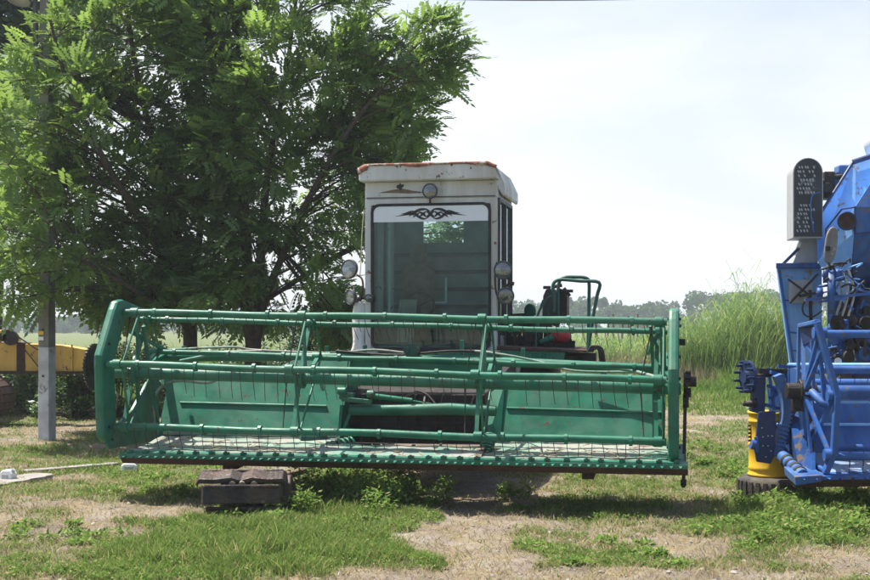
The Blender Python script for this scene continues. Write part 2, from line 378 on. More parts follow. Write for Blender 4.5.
m = MB(); m.add([(uA-.002, vp, .50), (uA+.01, vp+lean(lp[2][1]), lp[2][1]), (uA+.03, vp+.6, lp[2][1]), (uA+.03, vp+.6, .5)], [(0, 1, 2, 3)]); so = g(m, 'panel_return', 'green'); so.modifiers.new('s', 'SOLIDIFY').thickness = .012
for (x0, y0, x1, y1, pp) in ((178, 403, 325, 406.5, pl), (506, 408.5, 661, 413, pr)):
    a, b = P(x0, y0, vp+.1), P(x1, y1, vp+.1); a.y = vp+lean(a.z)-.006; b.y = vp+lean(b.z)-.006
    m = MB(); m.tube([a, b], .012, 8); m.build('rib', 'green', pp)
for (x0, y0, x1, y1, pp) in ((163, 433, 335, 436, pl), (500, 436, 661, 440, pr)):
    a, b = P(x0, y0, vp), P(x1, y1, vp); a.y = vp+lean(a.z)-.01; b.y = vp+lean(b.z)-.01
    m = MB(); m.bar(a, b, .02, .03); m.build('base_angle', 'green_deck', pp)
for (pts, pp) in (([(155, 428), (154, 405), (157, 392), (168, 383), (185, 381), (208, 383), (222, 377)], pl), ([(645, 391), (655, 392), (664, 396)], pr)):
    m = MB(); m.tube(curve([P(x, y, vp+.04) for x, y in pts], 5), .013, 8); m.build('edge_pipe', 'green_deck', pp)
m = MB()
for x, y in ((314, 365), (503, 391), (324, 404), (500, 420), (165, 395), (652, 396)): m.disc(P(x, y, vp+.28), (0, 1, .3), .018, .03, 8)
g(m, 'panel_bolt', 'iron')
# top beam and pipes
vB = vp+.42
m = MB(); a, b = P(166, 356, vB), P(540, 361, vB); m.bar(P(330, 362, vB), P(502, 368, vB), .05, .2, (0, 0, 1)); g(m, 'top_beam', 'green', bevel=.006)
m = MB(); m.tube([P(162, 357, vB), P(336, 357, vB), P(505, 362, vB), P(665, 369.5, vB)], .045, 12); g(m, 'frame_pipe')
m = MB(); m.tube(curve([P(166, 350, vB-.05), P(230, 347, vB-.05), P(255, 350, vB), P(330, 353, vB), P(375, 350, vB), P(420, 354, vB), P(470, 351, vB), P(505, 355, vB-.1), P(540, 362, vB-.1), P(575, 371, vB-.1), P(640, 372, vB-.1)], 6), .012, 8); g(m, 'hydraulic_hose', 'green_deck')
m = MB(); m.tube(curve([P(336, 351, vB-.02), P(395, 355, vB-.05), P(450, 351, vB-.02), P(500, 352, vB)], 6), .011, 8); g(m, 'hydraulic_hose', 'black')
m = MB(); m.tube([P(180, 361, vB-.1), P(225, 352, vB-.1), P(262, 351, vB-.1)], .015, 8); g(m, 'control_rod', 'green_deck')
m = MB(); m.tube([P(583, 365, vB-.2), P(630, 370, vB-.25), P(670, 381, -.2)], .017, 8); g(m, 'control_rod', 'green_deck')
for x, y0, y1 in ((184, 346, 355), (327, 346, 358), (462, 340, 357), (523, 348, 362), (365, 345, 356)):
    m = MB(); a, b = P(x, y1, vB+.05), P(x, y0, vB+.05); m.bar(a, b, .06, .03); m.disc(a+(b-a)*.6+Vector((0, -.02, 0)), (0, 1, 0), .012, .02, 8); g(m, 'bracket', 'green', bevel=.003)
m = MB(); c = P(412, 352, vB-.05); m.box(c, (.13, .06, .07)); m.box(c+Vector((0, 0, .05)), (.07, .05, .06)); m.tube([c, c+Vector((0, 0, .14))], .008, 6)
for s in (-1, 1): m.disc(c+Vector((s*.05, -.03, .02)), (0, 1, 0), .03, .03, 12)
g(m, 'hydraulic_valve', 'green_dark')
m = MB(); c = P(386, 369, vB-.12); m.box(c+Vector((0, 0, .05)), (.07, .04, .10)); m.disc(c+Vector((0, -.02, -.01)), (0, 1, 0), .05, .02, 16); g(m, 'bracket', 'green')
# centre opening gear
m = MB(); m.tube([P(350, 410, vp), P(405, 410, vp), P(450, 409, vp), P(496, 411, vp)], [.05, .055, .06, .05], 14); g(m, 'cross_tube')
m = MB(); a = P(345, 396, vp-.02)
m.bar(P(342, 405, vp), P(340, 432, vp), .05, .03); m.bar(P(354, 405, vp), P(343, 432, vp), .04, .03); m.box(P(347, 396, vp), (.14, .06, .06)); m.disc(P(342, 391, vp-.03), (1, 0, 0), .035, .08, 12); m.disc(P(371, 394, vp-.03), (1, 0, 0), .035, .07, 12); m.bar(P(342, 399, vp-.04), P(372, 402, vp-.04), .06, .04)
g(m, 'pivot_bracket', 'green', bevel=.004)
m = MB(); m.tube([P(372, 396, vp+.1), P(412, 401, vp+.15)], .028, 10); m.tube([P(410, 401, vp+.15), P(434, 405, vp+.2)], .014, 8); g(m, 'hydraulic_cylinder', 'green')
m = MB(); m.tube(curve([P(417, 391, vp+.2), P(426, 394, vp+.15), P(433, 401, vp+.1), P(438, 408, vp+.05)], 5), .010, 6); g(m, 'hydraulic_hose', 'black')
m = MB(); m.bar(P(404, 397, vp+.3), P(418, 391, vp+.3), .02); m.bar(P(425, 396, vp+.3), P(423, 407, vp+.1), .015); g(m, 'linkage', 'wood')
for xs, ys, xe, ye in ((326, 449, 352, 443), (484, 455, 490, 437)):
    a, b = P(xs, ys, vC+.45), P(xe, ye, vC+.62); ax = (b-a); x, y = frame_of(ax); pts = []
    for i in range(61):
        t = i/60; an = t*2*math.pi*6; pts.append(a+ax*t+(x*math.cos(an)+y*math.sin(an))*.055)
    m = MB(); m.tube(pts, .012, 6); g(m, 'auger_spring', 'green')
m = MB(); m.tube([P(300, 438, vp-.1), P(345, 441, vp+.1)], .05, 10); g(m, 'auger_stub', 'green_dark')
# feeder house
m = MB(); z0, z1 = .30, .92
uc0, uc1 = P(360, 400, 1.2).x, P(492, 400, 1.2).x
m.prism([(uc0, .75, .42), (uc0, .75, .95), (uc0, 3.0, 1.22), (uc0, 3.0, .72)], (uc1-uc0, 0, 0)); g(m, 'feeder_house', 'iron', bevel=.01)
m = MB()
for i in range(7):
    x = uc0+.1+i*(uc1-uc0-.2)/6; m.bar((x, .73, .46), (x, .73, .94), .02, .03)
for w in (.55, .68, .82): m.bar((uc0, .72, w), (uc1, .72, w), .03, .02)
for i in range(12):
    x = random.uniform(uc0+.05, uc1-.05); m.tube([(x, .6+random.random()*.1, .95), (x+random.uniform(-.05, .05), .66, random.uniform(.72, .84))], .012, 6)
g(m, 'feeder_chain', 'iron')
m = MB(); m.prism([P(384, 458, vC+.38), P(483, 460, vC+.38), P(480, 444, vC+.85), P(388, 443, vC+.85)], (0, 0, -.02)); g(m, 'feeder_floor', 'wood')
m = MB(); m.bar(P(405, 457, vC+.4), P(414, 446, vC+.7), .03); m.bar(P(438, 457, vC+.4), P(441, 444, vC+.75), .02); m.bar((uA-.1, vC+.5, .40), (uB+.1, vC+.5, .38), .08, .05); m.bar((uA-.1, .5, .44), (uB+.1, .5, .42), .06, .12); g(m, 'feeder_linkage', 'iron')
m = MB(); m.bar((uA-.9, -.1, .30), (uA-.9, .9, .36), .10, .06); m.bar((uB+.9, -.1, .30), (uB+.9, .9, .36), .10, .06); m.bar((uL+.2, .3, .40), (uR-.2, .3, .40), .1, .08); g(m, 'skid', 'rust')
# chassis and body
cabv = 3.23
cL = P(365, 300, cabv).x; cR = P(497, 300, cabv).x
m = MB(); m.bb(cL+.0, cR-.2, 2.9, 8.0, .62, 1.2); g(m, 'chassis', 'green_dark', bevel=.02)
m = MB(); m.prism([(cL-.1, 5.1, 1.2), (cL-.1, 5.1, 2.15), (cL-.1, 5.4, 2.3), (cL-.1, 7.0, 2.3), (cL-.1, 7.6, 2.1), (cL-.1, 8.2, 1.9), (cL-.1, 8.2, 1.1)], (.95, 0, 0)); g(m, 'grain_tank', 'green', bevel=.02)
for u, v, r, wd in ((cL-.55, 3.9, .62, .42), (cR+.42, 3.9, .62, .42), (cL+.1, 7.9, .42, .25), (cR-.1, 7.9, .42, .25)):
    m = MB(); m.lathe((u, v, r), (1, 0, 0), [(r*.5, -wd/2), (r*.85, -wd/2), (r*.97, -wd*.4), (r, -wd*.2), (r, wd*.2), (r*.97, wd*.4), (r*.85, wd/2), (r*.5, wd/2)], 32)
    for i in range(20):
        a = i*math.pi/10
        m.box(Vector((u, v, r))+Vector((0, math.cos(a)*r*.985, math.sin(a)*r*.985)), (wd*.8, .05, .035), Matrix.Rotation(a-math.pi/2, 3, 'X'))
    w_ = g(m, 'wheel', 'tyre')
    m = MB(); m.lathe((u, v, r), (1, 0, 0), [(r*.5, -wd*.4), (r*.45, -wd*.1), (.02, -wd*.1), (.02, wd*.1), (r*.45, wd*.1), (r*.5, wd*.4)], 24); m.build('rim', 'green_dark', w_)
m = MB(); m.tube([(cL-.5, 3.9, .62), (cR+.4, 3.9, .62)], .09, 10); g(m, 'axle', 'iron')
# right platform
pv = 3.1
m = MB(); a = P(499, 349.5, pv); b = P(565, 352, pv); m.prism([a, b, P(563, 364, pv), P(499, 366, pv)], (0, 2.0, 0)); g(m, 'engine_platform', 'green', bevel=.006)
m = MB(); m.prism([P(497, 346, pv-.03), P(586, 350.5, pv-.03), P(586, 352.5, pv-.03), P(497, 349, pv-.03)], (0, 2.1, 0)); g(m, 'platform_deck', 'rust')
fc = D.curves.new('lettering', 'FONT'); fc.body = 'ECOM'; fc.size = .15; fc.extrude = .002; fc.align_x = 'CENTER'; fc.align_y = 'CENTER'
fc.materials.append(M['label']); tf = D.objects.new('t', fc); col.objects.link(tf); bpy.context.view_layer.update(); tm = D.meshes.new_from_object(tf.evaluated_get(bpy.context.evaluated_depsgraph_get())); D.objects.remove(tf)
to = D.objects.new('lettering', tm); col.objects.link(to); to.parent = GC; to.location = P(541, 356.5, pv-.012); to.rotation_euler = (math.pi/2, 0, 0)
m = MB(); m.bar(P(562, 356, pv+.3), P(596, 357, pv+.3), .1, .09); m.tube([P(566, 358, pv+.2), P(590, 362, pv+.3), P(598, 370, pv+.3)], .04, 8); m.box(P(570, 360, pv+.2), (.12, .2, .1)); m.box(P(590, 358, pv+.4), (.14, .2, .12)); g(m, 'chassis_arm', 'iron')
m = MB()
for o_ in (0, 4, 8): m.tube(curve([P(588+o_/2, 352, pv+.1), P(592+o_/2, 346, pv+.1), P(598+o_/2, 349, pv+.1), P(600+o_/2, 358, pv+.1), P(602+o_/2, 378, pv+.2)], 5), .014, 7)
g(m, 'hydraulic_hose', 'black')
# engine bits and guard rail
def rail(pts, v, r=.02): m = MB(); m.tube(curve([P(x, y, v) for x, y in pts], 4), r, 8); return g(m, 'guard_rail', 'green_dark')
rail([(554, 312), (554, 300), (553, 286), (556, 281), (562, 279.5), (580, 281), (599, 282.5), (597, 296), (593, 317), (588, 351)], pv+.35)
rail([(558, 348), (558, 300), (559, 283), (564, 277.5), (575, 277), (586, 278), (589, 283), (589, 300), (588, 351)], pv+.9)
rail([(536, 349), (536.5, 320), (545, 301), (553, 296)], pv+.5, .014)
m = MB(); m.prism([P(542, 317, pv+1.1), P(543, 296, pv+1.1), P(546, 289, pv+1.1), P(555, 289, pv+1.1), P(557, 296, pv+1.1), P(557, 317, pv+1.1)], (0, .5, 0)); m.tube([P(547, 289, pv+1.2), P(547, 286, pv+1.2)], .05, 10); g(m, 'fuel_tank', 'darkgrey', bevel=.015)
m = MB(); m.prism([P(558, 317, pv+1), P(559, 288, pv+1), P(567, 291, pv+1), P(567, 317, pv+1)], (0, .3, 0)); m.tube([P(560, 291, pv+.9), P(573, 291, pv+.9)], .02, 8); m.tube([P(564, 288, pv+.9), P(570, 296, pv+.9)], .02, 8); m.tube([P(552, 287, pv+.95), P(562, 285, pv+.95)], .025, 8); g(m, 'air_filter', 'iron', bevel=.01)
m = MB(); m.lathe(P(560, 336, pv+.8), (1, 0, 0), [(0, -.12), (.05, -.11), (.075, -.05), (.08, .05), (.05, .11), (0, .12)], 16); g(m, 'compressor', 'red')
m = MB(); m.tube([P(540, 342, pv+.7), P(553, 337, pv+.7)], [.025, .04], 8); g(m, 'exhaust_elbow', 'label')
m = MB()
for i in range(9):
    x = 509+i*5.2; m.bar(P(x, 348, pv+.8), P(x+random.uniform(-2, 2), random.uniform(312, 326), pv+.8), .035, .05)
m.bar(P(508, 327, pv+.9), P(556, 330, pv+.9), .05, .06); m.bar(P(509, 340, pv+.9), P(575, 345, pv+.9), .04, .1); m.prism([P(523, 347, pv+.9), P(523, 318, pv+.9), P(538, 316, pv+.9), P(538, 347, pv+.9)], (0, .4, 0))
m.bar(P(518, 345, pv+.6), P(526, 330, pv+.6), .02); m.bar(P(566, 330, pv+.9), P(573, 347, pv+.9), .04, .04); m.bar(P(512, 315, pv+.9), P(536, 314, pv+.9), .03)
for x, y, r in ((532, 335, .09), (546, 326, .07), (516, 330, .06), (556, 322, .05)): m.disc(P(x, y, pv+.6), (.3, 1, 0), r, .05, 18)
g(m, 'engine', 'iron', bevel=.005)
m = MB(); m.disc(P(530, 311, pv+.8), (.8, 1, 0), .085, .03, 20); m.bar(P(538, 316, pv+.8), P(543, 300, pv+.8), .02); g(m, 'pulley', 'green_dark')

# ---------------- cab
cv = cabv; zt = P(430, 198, cv).z; zb = P(430, 353, cv).z; zf = P(430, 181, cv).z; zr = P(430, 164.5, cv).z
CD = 1.25
def gp(m, name, mat, **k): return g(m, name, mat, **k)
m = MB()
for u0, u1 in ((cL, cL+.075), (cR-.075, cR)):
    m.bb(u0, u1, cv, cv+.07, zb, zt); m.bb(u0, u1, cv+CD-.07, cv+CD, zb-.3, zt)
m.bb(cL, cL+.07, cv+.6, cv+.65, zb, zt)
m.bb(cL, cR, cv+.002, cv+CD, zt, zf-.002)            # header band
m.bb(cL+.003, cL+.05, cv+.07, cv+CD-.07, zb-.1, zb+.35)
m.bb(cR-.05, cR-.003, cv+.07, cv+CD-.07, zb-.1, zb+.2)
cab = gp(m, 'cab_frame', 'cream', bevel=.008)
m = MB(); m.bar((cL+.02, cv-.004, zt+.012), (cR-.02, cv-.004, zt+.012), .012, .012); m.build('seam', 'darkgrey', cab)
m = MB(); m.bb(cL+.02, cR-.02, cv+.0, cv+.05, zb-.09, zb+.0); m.bb(cL, cR, cv+.05, cv+CD, zb-.3, zb-.1); m.build('sill', 'green', cab, bevel=.004)
m = MB(); m.bb(cL+.05, cR-.05, cv+CD-.03, cv+CD-.01, zb-.1, zt); 
# rear window opening: build wall from pieces
m = MB(); wu0, wu1 = P(424, 230, cv+CD).x, P(464, 230, cv+CD).x; wz0, wz1 = P(430, 243, cv+CD).z, P(430, 214, cv+CD).z
vb0, vb1 = cv+CD-.04, cv+CD-.015
m.bb(cL+.07, wu0, vb0, vb1, zb-.1, zt); m.bb(wu1, cR-.07, vb0, vb1, zb-.1, zt); m.bb(wu0, wu1, vb0, vb1, zb-.1, wz0); m.bb(wu0, wu1, vb0, vb1, wz1, zt)
for k_ in range(5):
    z = zb+.15+k_*.24; 
    pass
bw = m.build('back_wall', 'teal', cab)
for k_ in range(6):
    z = zb+.10+k_*.215; m = MB(); m.bb(cL+.08, cR-.08, vb0-.03, vb0-.002, z, z+.045); m.build('slat', 'slat', cab)
# side windows: door on the right
m = MB(); sidez0, sidez1 = zb+.2, zt-.02
for v0, v1 in ((cv+.09, cv+.13), (cv+.60, cv+.64), (cv+CD-.12, cv+CD-.08)): m.bb(cR-.004, cR+.022, v0, v1, zb-.05, zt+.0)
m.bb(cR-.004, cR+.02, cv+.09, cv+CD-.08, zt-.04, zt+.0); m.bb(cR-.004, cR+.02, cv+.09, cv+CD-.08, zb-.06, zb-.02)
door = gp(m, 'side_door', 'darkgrey')
m = MB(); m.bb(cR-.012, cR-.007, cv+.13, cv+CD-.12, sidez0, sidez1); m.build('window_pane', 'glass', door)
m = MB(); m.bb(cL+.012, cL+.017, cv+.09, cv+CD-.08, zb+.35, sidez1); gp(m, 'window_pane', 'glass')
# windscreen: rubber seal with rounded corners
def rrect(u0, u1, z0, z1, r, v, n=6):
    pts = []
    for cx, cz, a0 in ((u1-r, z1-r, 0), (u0+r, z1-r, 90), (u0+r, z0+r, 180), (u1-r, z0+r, 270)):
        for i in range(n+1):
            a = math.radians(a0+90*i/n); pts.append(Vector((cx+r*math.cos(a), v, cz+r*math.sin(a))))
    return pts
su0, su1 = P(371, 300, cv).x, P(491, 300, cv).x; sz0, sz1 = P(430, 350, cv).z, P(430, 203, cv).z
o1 = rrect(su0, su1, sz0, sz1, .10, cv-.012); i1 = rrect(su0+.03, su1-.03, sz0+.03, sz1-.03, .08, cv-.012); n = len(o1)
m = MB(); m.add(o1+i1+[p+Vector((0, .03, 0)) for p in o1]+[p+Vector((0, .03, 0)) for p in i1],
  [(i, (i+1) % n, n+(i+1) % n, n+i) for i in range(n)]+[(2*n+i, 2*n+(i+1) % n, (i+1) % n, i) for i in range(n)]+[(3*n+i, n+i, n+(i+1) % n, 3*n+(i+1) % n) for i in range(n)]+[(2*n+i, 3*n+i, 3*n+(i+1) % n, 2*n+(i+1) % n) for i in range(n)])
wsc = gp(m, 'windscreen_seal', 'black')
m = MB(); gpz = rrect(su0+.025, su1-.025, sz0+.025, sz1-.025, .08, cv+.0); m.prism(gpz, (0, .006, 0)); ws = m.build('windscreen', 'glass', wsc)
# frame fill between posts and seal
m = MB(); ring = rrect(su0+.004, su1-.004, sz0+.004, sz1-.004, .09, cv+.008); q0 = [Vector((cL+.07, cv+.008, zb)), Vector((cR-.07, cv+.008, zb)), Vector((cR-.07, cv+.008, zt)), Vector((cL+.07, cv+.008, zt))]
# corner gussets
for (cx, cz, s1, s2) in ((cR-.07, zt, -1, -1), (cL+.07, zt, 1, -1), (cL+.07, zb, 1, 1), (cR-.07, zb, -1, 1)):
    m = MB(); m.prism([(cx, cv+.01, cz), (cx+s1*.09, cv+.01, cz), (cx, cv+.01, cz+s2*.09)], (0, .02, 0)); m.build('gusset', 'cream', cab)
m = MB(); m.bb(cL+.07, cR-.07, cv+.004, cv+.03, sz1-.012, zt-.001); m.build('header_rail', 'cream', cab)
bz0, bz1 = P(430, 221.5, cv).z, P(430, 206, cv).z
m = MB(); m.prism([p for p in rrect(su0+.032, su1-.032, bz0, sz1-.032, .05, cv-.006)[:14]]+[Vector((su0+.032, cv-.006, bz0)), Vector((su1-.032, cv-.006, bz0))], (0, .004, 0)); dec = m.build('visor_film', 'decal', wsc)
# tribal ornament: interlaced swoops
m = MB(); cz = (bz0+bz1)/2-.003; cu = P(430.5, 213, cv).x; yv = cv-.009
def ink(pts, r):
    c = curve([(cu+x, yv, cz+z) for x, z in pts], 5); k = len(c)
    for i in range(k-1):
        t0, t1 = i/(k-1), (i+1)/(k-1); w0 = 1.5*r*math.sin(math.pi*min(.98, max(.06, t0))); w1 = 1.5*r*math.sin(math.pi*min(.98, max(.06, t1)))
        d = (c[i+1]-c[i]).normalized(); nn = Vector((-d.z, 0, d.x))
        m.add([c[i]-nn*w0, c[i]+nn*w0, c[i+1]+nn*w1, c[i+1]-nn*w1], [(0, 1, 2, 3)])
for s in (-1, 1):
    ink([(-.05*s, -.055), (.0, 0), (.05*s, .055)], .010)
    ink([(s*.0, .03), (s*.05, .055), (s*.13, .05), (s*.20, .015), (s*.27, .0), (s*.42, -.022)], .011)
    ink([(s*.02, -.03), (s*.07, -.055), (s*.13, -.035), (s*.18, .005), (s*.23, -.005), (s*.25, -.03)], .010)
    ink([(s*.05, .03), (s*.09, .0), (s*.13, -.03)], .009); ink([(s*.05, -.025), (s*.09, .005), (s*.14, .03)], .009)
    ink([(s*.02, .0), (s*.05, .028), (s*.08, .0), (s*.05, -.028), (s*.02, .0)], .006)
    ink([(s*.16, .03), (s*.22, .035), (s*.29, .012), (s*.35, .005)], .006); ink([(s*.19, -.02), (s*.24, .02), (s*.28, -.012)], .007)
    ink([(s*.12, .02), (s*.16, -.005), (s*.21, -.04)], .007)
m.build('tribal_ornament', 'ink', dec)
# roof: hollow cap with overhang, sagging edge
m = MB(); ru0, ru1 = P(358.5, 170, cv-.12).x, P(494, 170, cv-.12).x+.02
n = 16; top = []; rim = []
vf, vr = cv-.12, cv+CD+.12
m.prism([(ru0, vf, zf+.0), (ru0+.0, vf, zr-.035), (ru0+.03, vf, zr-.01), (ru0+.2, vf, zr), (ru1-.12, vf, zr), (ru1-.02, vf, zr-.05), (ru1+.02, vf, zf)], (0, vr-vf, 0))
m.bb(ru1-.02, ru1+.11, vf+.15, vr, zf-.20, zf+.02) if False else None
roof = gp(m, 'cab_roof', 'cream', bevel=.02)
m = MB(); m.prism([(ru1-.05, vf+.03, zr-.03), (ru1+.0, vf+.03, zr-.05), (ru1+.06, vf+.3, zf-.03), (ru1+.06, vf+.3, zf-.15), (ru1+.03, vf+.3, zf-.17), (ru1-.03, vf+.1, zf-.03)], (0, vr-vf-.3, 0)); m.build('side_hood', 'cream', roof, bevel=.015)
vs = []
m = MB(); k = 60
for i in range(k+1):
    u = ru0-.008+(ru1-ru0+.02)*i/k; dz = .02*math.sin(i*.9)*random.random()+.012*math.sin(i*.31)
    zz = zr+.006-(.04*max(0, 1-i/3))-(.05*max(0, (i-56)/4)); hh = .022+.03*max(0, math.sin(i*.22+2.2))*random.uniform(.5, 1.)+(.05 if i < 5 else 0)
    vs += [(u, vf-.012, zz-hh), (u, vf-.014, zz), (u, vf+.06, zz+.012)]
m.add(vs, [(3*i, 3*i+3, 3*i+4, 3*i+1) for i in range(k)]+[(3*i+1, 3*i+4, 3*i+5, 3*i+2) for i in range(k)], True)
ro = m.build('rusty_edge', 'rustedge', roof); ro.modifiers.new('s', 'SOLIDIFY').thickness = .006; ro['label'] = 'ragged rusty red front edge of the cab roof'
# rust scar + hole on fascia
m = MB(); c = P(400, 187, cv-.003)
blob = [(-.045, .0), (-.03, .03), (-.015, .022), (0, .05), (.018, .025), (.05, .03), (.04, .005), (.022, -.01), (.012, -.045), (-.008, -.02), (-.03, -.018)]
m.prism([c+Vector((x, 0, z)) for x, z in blob], (0, .003, 0)); m.build('torn_hole', 'ink', cab)
m = MB(); m.prism([P(378, 193, cv-.002), P(392, 190, cv-.002), P(402, 188.5, cv-.002), P(412, 190.5, cv-.002), P(425, 192.5, cv-.002), P(410, 193.5, cv-.002), P(395, 193, cv-.002)], (0, .002, 0)); m.build('rust_stain', 'wood', cab)
# interior
m = MB(); m.bb(cL+.1, cR-.1, cv+.05, cv+.3, zb-.1, zb+.12); m.bb(cL+.1, cL+.35, cv+.1, cv+.8, zb-.1, zb+.3); m.bb(cR-.4, cR-.1, cv+.3, cv+1., zb-.1, zb+.4); gp(m, 'dashboard', 'darkgrey', bevel=.03)
m = MB(); sx = cL+.42
m.box((sx, cv+.85, zb+.3), (.46, .45, .12)); m.box((sx, cv+1.05, zb+.72), (.40, .10, .75)); m.box((sx, cv+1.03, zb+1.2), (.22, .08, .22)); gp(m, 'driver_seat', 'brown', bevel=.04)
m = MB(); sw = Vector((sx+.12, cv+.45, zb+.55)); ring = [sw+Vector((.19*math.cos(a), .08*math.sin(a), .16*math.sin(a))) for a in [i*math.pi/12 for i in range(25)]]
m.tube(ring, .014, 8, False); m.tube([sw, (sx+.12, cv+.25, zb)], .03, 8)
for a in (.5, 2.6, 4.7): m.tube([sw, sw+Vector((.19*math.cos(a), .08*math.sin(a), .16*math.sin(a)))], .01, 6)
gp(m, 'steering_wheel', 'black')
m = MB()
for i in range(9):
    x = su0+.22+i*.022; m.tube(curve([(x+.10, cv+.18, zb+.62), (x+.06+.02*math.sin(i), cv+.16, zb+.35), (x-.02+.01*i, cv+.14+.01*math.sin(i*2), zb+.08)], 4), .016, 6)
gp(m, 'hanging_cloth', 'tan')
m = MB()
m.bar((sx+.36, cv+.95, zb+.60), (sx+.36, cv+.95, zb+.9), .05, .02); m.bar((sx+.2, cv+.95, zb+.6), (sx+.36, cv+.95, zb+.6), .05, .02); gp(m, 'control_panel', 'white')
# lamps
def lamp(px, py, r, d, v, bracket=None):
    c = P(px, py, v); d = Vector(d).normalized(); m = MB()
    m.lathe(c, d, [(0, -r*.95), (r*.35, -r*.9), (r*.8, -r*.45), (r, -.02), (r*1.06, 0), (r*1.06, .015), (r*.94, .02)], 24); h = gp(m, 'headlight', 'chrome')
    m = MB(); m.lathe(c, d, [(r*.96, .016), (r*.80, -.012), (r*.5, -.035), (r*.2, -.05), (0, -.05)], 24); m.build('reflector', 'lens', h)
    m = MB(); m.lathe(c, d, [(r*.18, -.045), (r*.20, -.02), (r*.12, .0), (0, .004)], 12); m.build('bulb', 'darkgrey', h)
    m = MB(); m.lathe(c, d, [(r*.95, .016), (r*.75, .024), (r*.4, .030), (0, .032)], 24); m.build('lens', 'lampglass', h)
    m = MB(); m.lathe(c, d, [(r*.93, .014), (r*.95, .026), (r*1.03, .026), (r*1.09, .012), (r*1.09, -.01), (r*1.03, -.012)], 28); m.build('rim', 'darkgrey', h)
    if bracket: m = MB(); m.tube(curve([P(*q) for q in bracket], 4), .012, 7); m.build('bracket', 'rust', h)
lamp(430, 191, .082, (0, -1, .05), cv-.1, [(430, 197, cv-.06), (430, 203, cv-.02), (429, 205, cv)])
lamp(349.5, 269, .105, (-.35, -1, .1), cv+.0, [(357, 275, cv+.1), (362, 279, cv+.05), (363, 290, cv+.02), (360, 301, cv+.02)])
lamp(351, 297, .085, (-.75, -1, -.1), cv-.05, [(356, 300, cv+.05), (364, 298, cv+.02)])
lamp(369, 298, .045, (.1, -1, 0), cv-.06)
lamp(503, 270, .098, (.05, -1, .02), cv-.08, [(497, 262, cv), (495, 275, cv), (496, 292, cv), (500, 300, cv)])
lamp(505.5, 296, .092, (.25, -1, -.12), cv-.1, [(503, 290, cv), (509, 282, cv+.02), (505, 275, cv)])
m = MB(); m.tube([P(510, 283, cv-.02), P(514, 284, cv-.02)], .022, 8); gp(m, 'mirror_joint', 'iron')
m = MB(); m.tube(curve([P(364, 210, cv-.01), P(362, 235, cv), P(361, 262, cv+.02), P(360, 276, cv+.02)], 5), .006, 5); gp(m, 'wire', 'tan')
# sack hanging beside the cab
wp = (fr.o + fr.u*P(360, 330, cv+.1).x + fr.v*(cv+.1))
SK = MB(); pts = []
n = 14; rows = [(302, 364, 355), (308, 366, 353), (318, 366, 352), (332, 365, 352), (343, 364, 353.5), (350, 367, 351), (356, 369, 349)]
for j, (y, xr, xl) in enumerate(rows):
    a, b = P(xl, y, cv+.02), P(xr, y, cv+.02); mid = (a+b)/2; hw = (b.x-a.x)/2
    for i in range(n):
        an = 2*math.pi*i/n; k_ = 1+.16*math.sin(i*2.3+j*1.3); pts.append(mid+Vector((hw*math.cos(an), .05*k_*math.sin(an), .012*math.sin(i*1.9+j))))
sk = D.objects.new('x', None)
SK.add([p-P(360, 356, cv+.02) for p in pts], [(j*n+i, j*n+(i+1) % n, (j+1)*n+(i+1) % n, (j+1)*n+i) for j in range(len(rows)-1) for i in range(n)]+[tuple(range(n))], True)
D.objects.remove(sk)
q = P(360, 356, cv+.02); so = SK.build('sack', 'cloth', None, label='crumpled white sack hanging below the lamps on the left of the cream cab', category='sack')
so.location = fr.o+fr.u*q.x+fr.v*q.y+Vector((0, 0, q.z)); so.rotation_euler = (0, 0, -A); so.modifiers.new('s', 'SUBSURF').render_levels = 2

# ================================================================ BLUE COMBINE
fb = Frame(4.0, 11.3, 0); Q = fb.P
BC = root('combine_harvester', (4.0, 11.3, 0), 'blue combine harvester cut off by the right edge, its header above a yellow drum', 'combine harvester')
def b(mb, name, mat='blue', **k): return mb.build(name, mat, BC, **k)
XE = 4.2     # right ends run past the picture edge
def hbar(px, py, v, r, name='reel_bar', mat='blue', dy=0, tines=False):
    a = Q(px, py, v); e = Vector((a.x+XE, a.y, a.z+dy)); m = MB(); m.tube([a, e], r, 10); o = b(m, name, mat)
    if tines:
        for i in range(16):
            t = tproto.copy(); col.objects.link(t); t.parent = o; t.location = (a.x+.2+i*.24, a.y, a.z-r*.6); t.rotation_euler = (random.uniform(-.2, .2), random.uniform(-.08, .08), 0)
    return o
hbar(822, 334, -.05, .036, tines=True); hbar(812, 370, .3, .036, tines=True); hbar(808, 393, .1, .07, 'reel_centre_tube'); hbar(815, 400, .35, .03, 'frame_pipe', 'lightblue')
hbar(833, 448, -.25, .032, tines=True); hbar(832, 457, -.38, .034, tines=True); hbar(788, 366, .7, .03, 'frame_pipe', 'lightblue'); hbar(780, 384, .8, .05, 'frame_pipe')
